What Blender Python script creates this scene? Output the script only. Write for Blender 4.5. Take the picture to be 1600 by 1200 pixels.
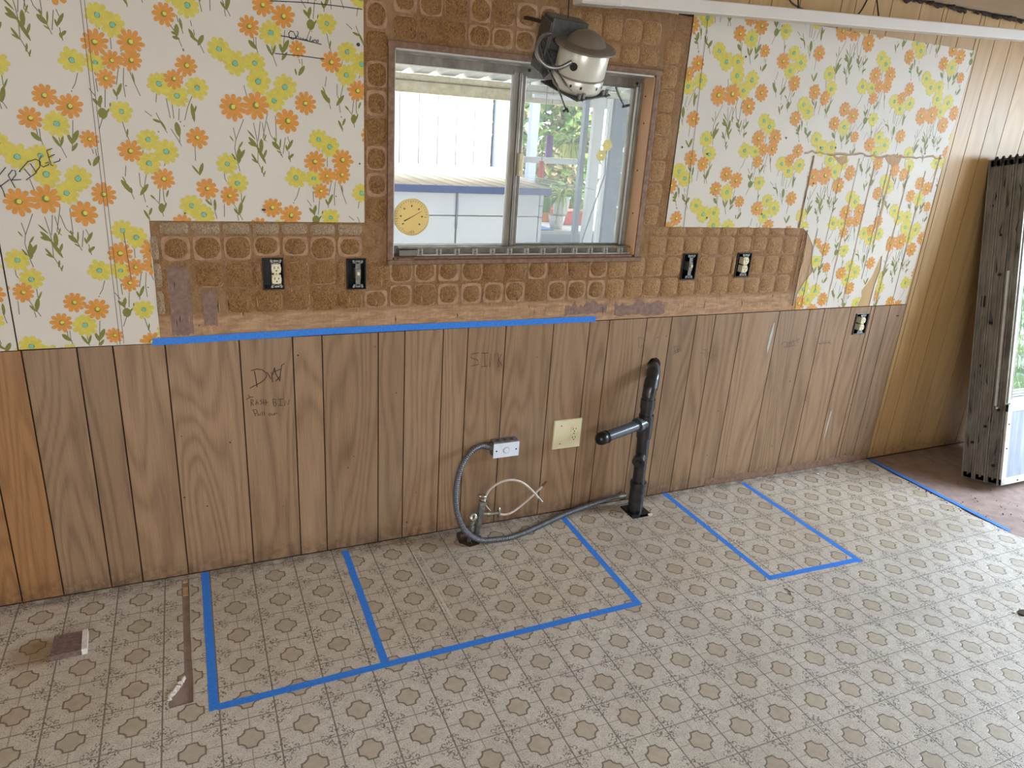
import bpy, bmesh, math, random
from math import sin, cos, pi, atan2, sqrt, hypot
from mathutils import Vector, Matrix, Euler
from mathutils.geometry import tessellate_polygon
random.seed(7)
SC = bpy.context.scene
for o in list(bpy.data.objects): bpy.data.objects.remove(o)
COL = SC.collection

# ---------------------------------------------------------------- camera
yaw, pitch, roll = 0.4379144, -0.347318, 0.0697151
fwd = Vector((sin(yaw)*cos(pitch), cos(yaw)*cos(pitch), sin(pitch)))
r0 = Vector((cos(yaw), -sin(yaw), 0)); u0 = r0.cross(fwd)
rx = cos(roll)*r0 + sin(roll)*u0; ux = -sin(roll)*r0 + cos(roll)*u0
cd = bpy.data.cameras.new('camera'); cam = bpy.data.objects.new('camera', cd); COL.objects.link(cam)
M = Matrix.Identity(4)
for i, v in enumerate((rx, ux, -fwd)):
    for j in range(3): M[j][i] = v[j]
M.translation = Vector((0, -2.52666, 1.66092))
cam.matrix_world = M
cd.sensor_fit = 'HORIZONTAL'; cd.sensor_width = 36.0; cd.lens = 36.0*1116.7/1600
cd.clip_start = 0.05; cd.clip_end = 200
SC.camera = cam

# ---------------------------------------------------------------- world, sun, exposure
w = bpy.data.worlds.new('sky'); SC.world = w; w.use_nodes = True
bg = w.node_tree.nodes['Background']
bg.inputs[0].default_value = (0.80, 0.90, 1.0, 1); bg.inputs[1].default_value = 8.5
def light(kind, name, loc, target, energy, color, **kw):
    l = bpy.data.lights.new(name, kind); l.energy = energy; l.color = color
    for k, v in kw.items(): setattr(l, k, v)
    o = bpy.data.objects.new(name, l); COL.objects.link(o); o.location = loc
    o.rotation_euler = (Vector(target)-Vector(loc)).to_track_quat('-Z', 'Y').to_euler()
    return o
light('SUN', 'sun', (0, 0, 10), (-2.0, 5.5, 3.5), 4.5, (1.0, 0.95, 0.86), angle=0.02)
# area lamps added as fill just inside the solid front and left walls; the patio door at the right is open to the sky
light('AREA', 'front_area_fill', (-0.3, -4.85, 1.5), (1.3, -0.2, 0.7), 128, (0.94, 0.97, 1.0), shape='RECTANGLE', size=2.2, size_y=1.4)
light('AREA', 'patio_door_fill', (5.95, -1.9, 2.35), (2.4, -0.9, 0.1), 540, (0.62, 0.79, 1.0), shape='RECTANGLE', size=2.2, size_y=1.2)  # extra area lamp added outside above the door to boost the sky light
light('AREA', 'left_area_fill', (-2.8, -2.6, 1.6), (0.6, 0, 1.1), 14, (0.96, 0.98, 1.0), shape='RECTANGLE', size=1.4, size_y=1.1)
SC.view_settings.view_transform = 'Standard'; SC.view_settings.look = 'None'
SC.view_settings.gamma = 1.0; SC.view_settings.use_curve_mapping = False
SC.view_settings.exposure = 0.03

# ---------------------------------------------------------------- materials
def lin(c):
    return tuple(((v/255)/12.92 if v/255 <= 0.04045 else ((v/255+0.055)/1.055)**2.4) for v in c)+(1,)
class NT:
    def __init__(s, name):
        s.m = bpy.data.materials.new(name); s.m.use_nodes = True; s.t = s.m.node_tree
        s.b = s.t.nodes['Principled BSDF']; s.p = None
    def n(s, typ, **kw):
        x = s.t.nodes.new(typ)
        for k, v in kw.items(): setattr(x, k, v)
        return x
    def lk(s, a, b): s.t.links.new(a, b)
    def put(s, sock, v):
        if hasattr(v, 'is_linked') or hasattr(v, 'links'): s.lk(v, sock)
        else: sock.default_value = v
    def m_(s, op, a, b=0.0, c=0.0):
        x = s.n('ShaderNodeMath', operation=op); s.put(x.inputs[0], a); s.put(x.inputs[1], b); s.put(x.inputs[2], c); return x.outputs[0]
    def pos(s):
        if not s.p:
            g = s.n('ShaderNodeNewGeometry'); q = s.n('ShaderNodeSeparateXYZ'); s.lk(g.outputs['Position'], q.inputs[0]); s.g = g; s.p = q.outputs
        return s.p
    def objpos(s):
        tc = s.n('ShaderNodeTexCoord'); return tc.outputs['Object']
    def vec(s, x, y, z):
        c = s.n('ShaderNodeCombineXYZ'); s.put(c.inputs[0], x); s.put(c.inputs[1], y); s.put(c.inputs[2], z); return c.outputs[0]
    def noise(s, v, scale, detail=3, rough=0.5, dist=0.0):
        x = s.n('ShaderNodeTexNoise'); s.lk(v, x.inputs['Vector']); x.inputs['Scale'].default_value = scale
        x.inputs['Detail'].default_value = detail; x.inputs['Roughness'].default_value = rough; x.inputs['Distortion'].default_value = dist
        return x.outputs['Fac']
    def ramp(s, f, a, b, lo=0.0, hi=1.0):
        x = s.n('ShaderNodeMapRange'); s.put(x.inputs[0], f); x.inputs[1].default_value = a; x.inputs[2].default_value = b
        x.inputs[3].default_value = lo; x.inputs[4].default_value = hi; return x.outputs[0]
    def mix(s, f, a, b, mode='MIX'):
        x = s.n('ShaderNodeMix', data_type='RGBA', blend_type=mode); s.put(x.inputs[0], f); s.put(x.inputs[6], a); s.put(x.inputs[7], b); return x.outputs[2]
    def rnd(s):
        return s.n('ShaderNodeObjectInfo').outputs['Random']
    def bump(s, h, strength, dist):
        x = s.n('ShaderNodeBump'); s.lk(h, x.inputs['Height']); x.inputs['Strength'].default_value = strength
        x.inputs['Distance'].default_value = dist; s.lk(x.outputs[0], s.b.inputs['Normal'])
    def fin(s, col, rough=0.6, metal=0.0, spec=0.5):
        s.put(s.b.inputs['Base Color'], col); s.put(s.b.inputs['Roughness'], rough)
        s.b.inputs['Metallic'].default_value = metal; s.b.inputs['Specular IOR Level'].default_value = spec
        return s.m
def plain(name, c, rough=0.6, metal=0.0, var=0.12, scale=30, bump=0.0, spec=0.5, stretch=(1, 1, 1), c2=None):
    t = NT(name); t.pos()
    mp = t.n('ShaderNodeMapping'); t.lk(t.g.outputs['Position'], mp.inputs[0]); mp.inputs['Scale'].default_value = stretch
    f = t.noise(mp.outputs[0], scale, 4, 0.6)
    a = lin(c); b = lin(c2) if c2 else tuple(v*(1-var*2.2) for v in a[:3])+(1,)
    col = t.mix(t.ramp(f, 0.35, 0.7), a, b)
    if bump: t.bump(f, 1.0, bump)
    return t.fin(col, rough, metal, spec)

def wood(name, base, dark, ringscale=1.0, rough=0.5, contrast=0.6, tint=0.16):
    t = NT(name); P = t.pos(); R = t.rnd()
    xo = t.m_('ADD', P[0], t.m_('MULTIPLY', R, 37.0)); zo = t.m_('ADD', P[2], t.m_('MULTIPLY', R, 11.0))
    big = t.noise(t.vec(t.m_('MULTIPLY', xo, 3.4), P[1], t.m_('MULTIPLY', zo, 0.48)), 1.0, 2, 0.42, 0.15)
    ph = t.m_('MULTIPLY', big, 150.0*ringscale)
    ring = t.m_('ADD', t.m_('MULTIPLY', t.m_('SINE', ph), 0.5), 0.5)
    ring = t.m_('POWER', ring, 1.8)
    fine = t.noise(t.vec(t.m_('MULTIPLY', xo, 260.0), P[1], t.m_('MULTIPLY', zo, 9.0)), 1.0, 3, 0.6)
    med = t.noise(t.vec(t.m_('MULTIPLY', xo, 40.0), P[1], t.m_('MULTIPLY', zo, 2.2)), 1.0, 3, 0.55)
    f = t.m_('ADD', t.m_('MULTIPLY', ring, 0.30*contrast), t.m_('ADD', t.m_('MULTIPLY', t.ramp(fine, .3, .7), 0.34*contrast), t.m_('MULTIPLY', t.ramp(med, .3, .72), 0.26*contrast)))
    col = t.mix(f, lin(base), lin(dark))
    tv = t.m_('ADD', 1.0-tint/2, t.m_('MULTIPLY', t.m_('FRACT', t.m_('MULTIPLY', R, 7.77)), tint))
    col = t.mix(1.0, col, t.vec(tv, t.m_('MULTIPLY', tv, 0.995), tv), 'MULTIPLY')
    # worn, greyer finish in broad patches
    worn = t.noise(t.vec(t.m_('MULTIPLY', P[0], 2.5), P[1], t.m_('MULTIPLY', P[2], 1.4)), 1.0, 4, 0.6)
    col = t.mix(t.ramp(worn, .48, .75, 0, .22), col, lin((150, 135, 118)))
    # darker towards the floor line, broken up by noise
    low = t.m_('MULTIPLY', t.ramp(P[2], 0.0, 0.10, 0.75, 0.0), t.ramp(t.noise(t.vec(P[0], P[1], P[2]), 30.0, 4, .7), .3, .65))
    col = t.mix(low, col, lin((62, 44, 34)))
    t.bump(t.m_('ADD', fine, t.m_('MULTIPLY', ring, .4)), 0.25, 0.0006)
    return t.fin(col, rough, 0, 0.35)

def vinyl():
    t = NT('vinyl_floor'); P = t.pos(); p = 0.1511
    u = t.m_('SUBTRACT', t.m_('FRACT', t.m_('ADD', t.m_('DIVIDE', t.m_('ADD', P[0], 0.554), p), 100.5)), 0.5)
    v = t.m_('SUBTRACT', t.m_('FRACT', t.m_('ADD', t.m_('DIVIDE', t.m_('ADD', P[1], 0.105), p), 100.5)), 0.5)
    au, av = t.m_('ABSOLUTE', u), t.m_('ABSOLUTE', v)
    a = 0.228
    dc = t.m_('SQRT', t.m_('ADD', t.m_('POWER', t.m_('SUBTRACT', au, a), 2.0), t.m_('POWER', t.m_('SUBTRACT', av, a), 2.0)))
    sd = t.m_('MAXIMUM', t.m_('MAXIMUM', t.m_('SUBTRACT', au, t.m_('SUBTRACT', a, t.m_('MULTIPLY', t.m_('MULTIPLY', av, av), .8))), t.m_('SUBTRACT', av, t.m_('SUBTRACT', a, t.m_('MULTIPLY', t.m_('MULTIPLY', au, au), .8)))), t.m_('SUBTRACT', 0.135, dc))
    inside = t.ramp(sd, 0.004, -0.004)
    outl = t.ramp(t.m_('ABSOLUTE', sd), 0.010, 0.022, 1, 0)
    notin = t.m_('SUBTRACT', 1.0, inside)
    edge = t.m_('MAXIMUM', t.ramp(t.m_('SUBTRACT', 0.5, au), 0.008, 0.020, 1, 0), t.m_('MULTIPLY', t.ramp(t.m_('SUBTRACT', 0.5, av), 0.006, 0.018, 1, 0), .85))
    mid = t.m_('MULTIPLY', t.m_('MAXIMUM', t.ramp(au, 0.005, 0.014, .62, 0), t.ramp(av, 0.005, 0.014, .62, 0)), notin)
    line = t.m_('MAXIMUM', t.m_('MAXIMUM', edge, mid), outl)
    pv = t.vec(P[0], P[1], 0.0)
    sp = t.noise(pv, 260.0, 3, 0.7); speck = t.ramp(sp, .54, .60)
    mot = t.noise(pv, 42.0, 4, 0.6)
    # scroll ornaments near each tile corner
    cu, cv = t.m_('SUBTRACT', 0.5, au), t.m_('SUBTRACT', 0.5, av)
    rr = t.m_('SQRT', t.m_('ADD', t.m_('MULTIPLY', cu, cu), t.m_('MULTIPLY', cv, cv)))
    def arc(cx, cy, r, w_=.010):
        d = t.m_('SQRT', t.m_('ADD', t.m_('POWER', t.m_('ABSOLUTE', t.m_('SUBTRACT', cu, cx)), 2.0), t.m_('POWER', t.m_('ABSOLUTE', t.m_('SUBTRACT', cv, cy)), 2.0)))
        return t.ramp(t.m_('ABSOLUTE', t.m_('SUBTRACT', d, r)), w_*.5, w_*1.3, 1, 0)
    orn = arc(.150, .055, .036)
    for c_ in ((.055, .150, .036), (.100, .215, .040), (.215, .100, .040), (.100, .100, .050), (.02, .02, .120), (.27, .05, .03), (.05, .27, .03)): orn = t.m_('MAXIMUM', orn, arc(*c_))
    brk = t.ramp(t.noise(pv, 95.0, 2, .5), .47, .54)
    orn = t.m_('MULTIPLY', t.m_('MULTIPLY', orn, brk), t.ramp(t.m_('ADD', cu, cv), .42, .36))
    col = t.mix(t.ramp(mot, .3, .7), lin((210, 202, 190)), lin((187, 178, 165)))
    col = t.mix(t.m_('MULTIPLY', speck, .7), col, lin((108, 95, 80)))
    col = t.mix(inside, col, t.mix(t.ramp(mot, .3, .7), lin((184, 172, 154)), lin((168, 155, 136))))
    col = t.mix(t.m_('MULTIPLY', t.m_('MULTIPLY', orn, notin), .85), col, lin((84, 72, 60)))
    col = t.mix(t.m_('MULTIPLY', line, .76), col, lin((88, 74, 62)))
    # traffic dirt, yellowed area once under the cabinets, darker edge along the wall
    under = t.m_('MULTIPLY', t.ramp(P[1], -0.83, -0.60), t.ramp(t.noise(pv, 2.2, 3, .6), .25, .6, .25, .8))
    col = t.mix(t.m_('MULTIPLY', under, .45), col, t.mix(1.0, col, lin((236, 214, 178)), 'MULTIPLY'))
    dirt = t.ramp(t.noise(pv, 1.7, 5, .65), .45, .75, 0, .35)
    col = t.mix(dirt, col, lin((124, 108, 92)))
    wall_edge = t.m_('MULTIPLY', t.ramp(P[1], -0.09, 0.0), t.ramp(t.noise(pv, 22.0, 4, .7), .35, .6))
    col = t.mix(t.m_('MULTIPLY', wall_edge, .75), col, lin((70, 54, 42)))
    # brown stain left of the tile offcut
    sx = t.m_('DIVIDE', t.m_('ADD', P[0], 0.545), 0.085); sy = t.m_('DIVIDE', t.m_('ADD', P[1], 0.29), 0.075)
    st = t.m_('SQRT', t.m_('ADD', t.m_('MULTIPLY', sx, sx), t.m_('MULTIPLY', sy, sy)))
    stn = t.ramp(t.m_('ADD', st, t.m_('MULTIPLY', t.noise(pv, 20.0, 2, .5), .4)), 1.35, .8, 0, .55)
    col = t.mix(stn, col, lin((128, 96, 44)))
    h = t.m_('SUBTRACT', t.m_('MULTIPLY', sp, .25), t.m_('ADD', line, t.m_('MULTIPLY', orn, .5)))
    t.bump(h, 0.6, 0.0012)
    rough = t.ramp(t.noise(pv, 6.0, 4, .6), .3, .7, .38, .56)
    return t.fin(col, rough, 0, 0.5)

MT = {}
MT['plank'] = wood('oak_panelling', (158, 127, 97), (96, 72, 50), 1.0, 0.5, .95, .24)
MT['plank_red'] = wood('oak_panelling_reddish', (164, 120, 76), (104, 68, 40), 1.2, 0.5, .9)
MT['plank_light'] = wood('oak_panelling_unfaded', (186, 152, 102), (134, 104, 64), 0.8, 0.45, .6)
MT['jambwood'] = wood('jamb_wood', (220, 174, 130), (188, 138, 98), 0.4, 0.45, .5)
MT['vinyl'] = vinyl()
MT['subfloor'] = plain('subfloor_board', (154, 130, 118), .7, 0, .12, 14, .0006, c2=(124, 102, 92))
MT['darkback'] = plain('dark_cavity', (34, 26, 20), .9)
MT['groove'] = plain('groove_backing_board', (82, 56, 38), .9)  # brown backing slab that shows in the plank gaps
MT['paper'] = plain('wallpaper_ground', (207, 199, 187), .55, 0, .03, 3, .0, .3)
MT['paperback'] = plain('paper_core', (180, 172, 160), .7, 0, .08, 40)
MT['orange'] = plain('print_orange', (210, 142, 58), .55, 0, .07, 60, 0, .3)
MT['yellow'] = plain('print_yellow', (206, 190, 80), .55, 0, .07, 60, 0, .3)
MT['olive'] = plain('print_olive', (122, 122, 52), .55, 0, .08, 60, 0, .3)
MT['stem'] = plain('print_stem', (112, 108, 84), .55, 0, .08, 60, 0, .3)
MT['teal'] = plain('print_teal', (120, 184, 160), .55, 0, .05, 60, 0, .3)
MT['lemon'] = plain('print_lemon', (214, 205, 84), .55, 0, .05, 60, 0, .3)
MT['ink'] = plain('pen_ink', (38, 34, 36), .5)
MT['inkbrown'] = plain('marker_on_wood', (66, 42, 28), .6)
MT['inkfaint'] = plain('faint_pencil', (104, 84, 70), .7)
def board():
    t = NT('stripped_backsplash'); P = t.pos(); pv = t.vec(P[0], P[1], P[2])
    n1 = t.noise(pv, 9.0, 4, .6); n2 = t.noise(t.vec(t.m_('MULTIPLY', P[0], 90.0), P[1], t.m_('MULTIPLY', P[2], 22.0)), 1.0, 3, .6)
    comb = t.noise(pv, 120.0, 3, .65, 1.6)
    col = t.mix(t.ramp(n1, .3, .7), lin((144, 112, 82)), lin((158, 126, 98)))
    ochre = t.mix(t.ramp(comb, .38, .62), lin((152, 112, 64)), lin((96, 66, 34)))
    col = t.mix(t.ramp(t.noise(pv, 5.0, 4, .6), .38, .58, .15, .85), col, ochre)
    col = t.mix(t.ramp(n2, .45, .7, 0, .5), col, lin((104, 78, 54)))
    band = t.m_('MULTIPLY', t.ramp(P[2], 1.005, .985), t.ramp(n2, .3, .6, .55, 1))
    bc = t.mix(t.ramp(t.noise(t.vec(t.m_('MULTIPLY', P[0], 14.0), P[1], t.m_('MULTIPLY', P[2], 60.0)), 1.0, 4, .65), .35, .65), lin((196, 158, 122)), lin((146, 114, 88)))
    col = t.mix(t.m_('MULTIPLY', band, .9), col, bc)
    t.bump(t.m_('ADD', n2, comb), .8, .002)
    return t.fin(col, .8, 0, .25)
def mastic(name, a, b, c):
    t = NT(name); P = t.pos()
    wv = t.noise(t.vec(t.m_('MULTIPLY', P[0], 1.7), P[1], P[2]), 85.0, 3, .65, 2.2)
    n1 = t.noise(t.vec(P[0], P[1], P[2]), 17.0, 3, .6)
    col = t.mix(t.ramp(wv, .42, .58), lin(a), lin(b)); col = t.mix(t.ramp(n1, .35, .75, 0, .55), col, lin(c))
    t.bump(wv, 1.0, .0030)
    return t.fin(col, .75, 0, .35)
MT['board'] = board()
MT['mastic'] = mastic('dried_mastic', (156, 114, 64), (92, 62, 30), (146, 110, 74))
MT['masticgrey'] = mastic('grey_mastic', (178, 156, 128), (128, 102, 76), (150, 122, 92))
MT['masticlit'] = mastic('lit_mastic', (176, 136, 88), (122, 88, 52), (152, 116, 80))  # paler copy of the mastic: brighter light at right put into the colour
MT['tileghost'] = plain('tile_ghost', (172, 136, 106), .8, 0, .14, 35, .001, c2=(138, 104, 76))
MT['bareply'] = plain('bare_torn_wood', (186, 152, 112), .7, 0, .12, 20, .0006, stretch=(14, 1, 1.2), c2=(146, 108, 72))
MT['purple'] = plain('torn_purple_paper', (136, 108, 96), .8, 0, .12, 60, .0006, c2=(112, 86, 76))
MT['tape'] = plain('blue_painters_tape', (56, 130, 220), .6, 0, .10, 140, .0004, .35, c2=(44, 112, 200))
MT['black'] = plain('black_plastic', (9, 9, 10), .3, 0, .1, 80)
MT['abs'] = plain('black_drain_pipe', (24, 24, 28), .28, 0, .25, 35, .0004, .6, c2=(52, 50, 52))
MT['abslight'] = plain('newer_drain_pipe', (66, 74, 82), .25, 0, .1, 60, 0, .8)
MT['ivory'] = plain('ivory_plastic', (224, 214, 176), .35, 0, .03, 30)
MT['wplate'] = plain('pale_blue_white_plate', (222, 228, 236), .4, 0, .02, 30)
MT['slot'] = plain('socket_slot', (26, 22, 18), .6)
MT['galv'] = plain('galvanised_steel', (150, 150, 148), .4, .8, .2, 60, .0003)
MT['darkgalv'] = plain('dark_galvanised_box', (92, 92, 90), .5, .55, .2, 40, .0003)
MT['flex'] = plain('flexible_conduit', (112, 114, 120), .42, .45, .15, 90)
MT['hose'] = plain('supply_tubing', (204, 190, 178), .35, .1, .08, 60)
MT['chrome'] = plain('valve_metal', (188, 184, 176), .25, .85, .15, 60)
MT['brass'] = plain('hose_end_copper', (150, 104, 74), .35, .7, .1, 60)
MT['canwhite'] = plain('off_white_enamel', (216, 212, 198), .3, .25, .05, 12)
MT['brim'] = plain('dull_trim_ring', (128, 116, 102), .45, .35, .1, 14)
MT['alu'] = plain('aged_aluminium', (150, 145, 136), .4, .55, .2, 24, .0003, stretch=(1, 1, .4), c2=(110, 104, 94))
MT['alulight'] = plain('clean_aluminium', (214, 214, 208), .35, .4, .08, 24)
MT['aludark'] = plain('tarnished_aluminium', (152, 145, 134), .5, .45, .3, 22, .0008, stretch=(1, 1, .25), c2=(116, 109, 99))
MT['casing'] = plain('brown_window_casing', (134, 104, 82), .5, 0, .15, 18, .0004, stretch=(3, 3, 3), c2=(102, 70, 52))
MT['fixture'] = plain('grey_white_fixture', (206, 198, 190), .45, 0, .03, 6)
MT['fixlight'] = plain('fixture_endcap', (200, 192, 184), .4, 0, .03, 6)
MT['ceil'] = plain('ceiling_board', (186, 168, 146), .8, 0, .08, 9, .001)
MT['wallplain'] = plain('plain_room_wall', (176, 158, 136), .8, 0, .05, 4)
MT['cable'] = plain('dark_cable', (48, 38, 34), .5)
MT['debris'] = plain('dark_debris', (62, 46, 36), .9, 0, .3, 50)
MT['plaster'] = plain('white_plaster_crumb', (226, 216, 204), .8, 0, .1, 70)
MT['scuff'] = plain('pale_scuff', (206, 192, 174), .6, 0, .1, 60)
MT['block'] = plain('brown_block_face', (124, 102, 94), .75, 0, .25, 90, .0006, c2=(92, 70, 64))
MT['dial'] = plain('yellowed_dial', (214, 190, 120), .5, 0, .08, 30)
MT['dialink'] = plain('dial_ink', (112, 86, 40), .6)
MT['siding'] = plain('white_siding', (236, 236, 234), .5, 0, .02, 4)
MT['trimgrey'] = plain('grey_trim', (150, 156, 166), .5, 0, .06, 10)
MT['shedroof'] = plain('tan_shed_roof', (196, 172, 138), .7, 0, .12, 6, 0, .3, stretch=(1, .25, 1))
MT['fascia'] = plain('blue_grey_fascia', (112, 126, 164), .5, 0, .08, 14)
MT['beam'] = plain('weathered_beige_beam', (224, 216, 190), .8, 0, .16, 22, .001, c2=(196, 186, 158))
MT['awning'] = plain('corrugated_awning', (214, 218, 218), .5, .1, .08, 8)
MT['leafg'] = plain('leaf_green', (112, 150, 58), .55, 0, .3, 9, 0, .4, c2=(60, 96, 34))
MT['leafy'] = plain('leaf_yellow_green', (176, 186, 84), .55, 0, .2, 9, 0, .4, c2=(120, 150, 56))
MT['leafb'] = plain('leaf_dry', (150, 128, 84), .6, 0, .3, 9, 0, .4, c2=(96, 84, 52))
MT['soil'] = plain('ground', (150, 140, 124), .9, 0, .15, 4)
MT['deck'] = plain('pale_deck', (196, 192, 186), .7, 0, .06, 6)
MT['pinkbin'] = plain('coral_tub', (236, 106, 92), .45)
MT['orangebin'] = plain('orange_tub', (238, 160, 60), .45)
MT['bluetarp'] = plain('blue_mat', (84, 134, 206), .5)
MT['potwhite'] = plain('white_pot', (236, 234, 226), .5)
MT['potgreen'] = plain('yellow_green_pot', (198, 206, 96), .5)
MT['petal'] = plain('yellow_toy_petal', (246, 216, 20), .4)
MT['purplepot'] = plain('purple_banner', (128, 84, 150), .6)
MT['redpole'] = plain('red_feeder', (214, 60, 50), .5)
t = NT('clear_window_glass')
t.t.nodes.remove(t.b); out = t.t.nodes['Material Output']
g1 = t.n('ShaderNodeBsdfTransparent'); g1.inputs[0].default_value = (.97, .98, .98, 1)
g2 = t.n('ShaderNodeBsdfGlossy'); g2.inputs['Roughness'].default_value = .02
fr = t.n('ShaderNodeFresnel'); fr.inputs[0].default_value = 1.5
ms = t.n('ShaderNodeMixShader'); t.lk(fr.outputs[0], ms.inputs[0]); t.lk(g1.outputs[0], ms.inputs[1]); t.lk(g2.outputs[0], ms.inputs[2]); t.lk(ms.outputs[0], out.inputs[0])
MT['glass'] = t.m
for nm_, key, cc, tr in (('fine_fly_screen', 'flyscreen', (190, 194, 198), .76), ('translucent_dial', 'dial', (250, 236, 196), .0)):
    t = NT(nm_); t.t.nodes.remove(t.b); out = t.t.nodes['Material Output']
    g1 = t.n('ShaderNodeBsdfDiffuse'); g1.inputs[0].default_value = lin(cc)
    g2 = t.n('ShaderNodeBsdfTranslucent'); g2.inputs[0].default_value = lin(cc)
    ms = t.n('ShaderNodeMixShader'); ms.inputs[0].default_value = .5 if tr else .6; t.lk(g1.outputs[0], ms.inputs[1]); t.lk(g2.outputs[0], ms.inputs[2]); o_ = ms.outputs[0]
    if tr:
        g3 = t.n('ShaderNodeBsdfTransparent'); m2 = t.n('ShaderNodeMixShader'); m2.inputs[0].default_value = tr; t.lk(o_, m2.inputs[1]); t.lk(g3.outputs[0], m2.inputs[2]); o_ = m2.outputs[0]
    t.lk(o_, out.inputs[0]); MT[key] = t.m
t = NT('coated_reflective_glass')
t.t.nodes.remove(t.b); out = t.t.nodes['Material Output']
g1 = t.n('ShaderNodeBsdfDiffuse'); g1.inputs[0].default_value = lin((92, 100, 98))
g2 = t.n('ShaderNodeBsdfGlossy'); g2.inputs['Roughness'].default_value = .035; g2.inputs[0].default_value = (.9, .97, .95, 1)
t.pos(); nz = t.noise(t.vec(t.m_('MULTIPLY', t.p[0], 6.0), t.p[1], t.p[2]), 5.0, 3, .6)
bp = t.n('ShaderNodeBump'); t.lk(nz, bp.inputs['Height']); bp.inputs['Strength'].default_value = .25; bp.inputs['Distance'].default_value = .004; t.lk(bp.outputs[0], g2.inputs['Normal'])
ms = t.n('ShaderNodeMixShader'); ms.inputs[0].default_value = .42; t.lk(g1.outputs[0], ms.inputs[1]); t.lk(g2.outputs[0], ms.inputs[2]); t.lk(ms.outputs[0], out.inputs[0])
MT['mirrorglass'] = t.m
t = NT('insect_screen')
P = t.pos(); dt = t.noise(t.vec(t.m_('MULTIPLY', P[0], 30.0), P[1], t.m_('MULTIPLY', P[2], 3.0)), 1.0, 4, .6)
MT['screen'] = t.fin(t.mix(t.ramp(dt, .3, .7), lin((120, 128, 140)), lin((160, 168, 182))), .45, .2)

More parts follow.
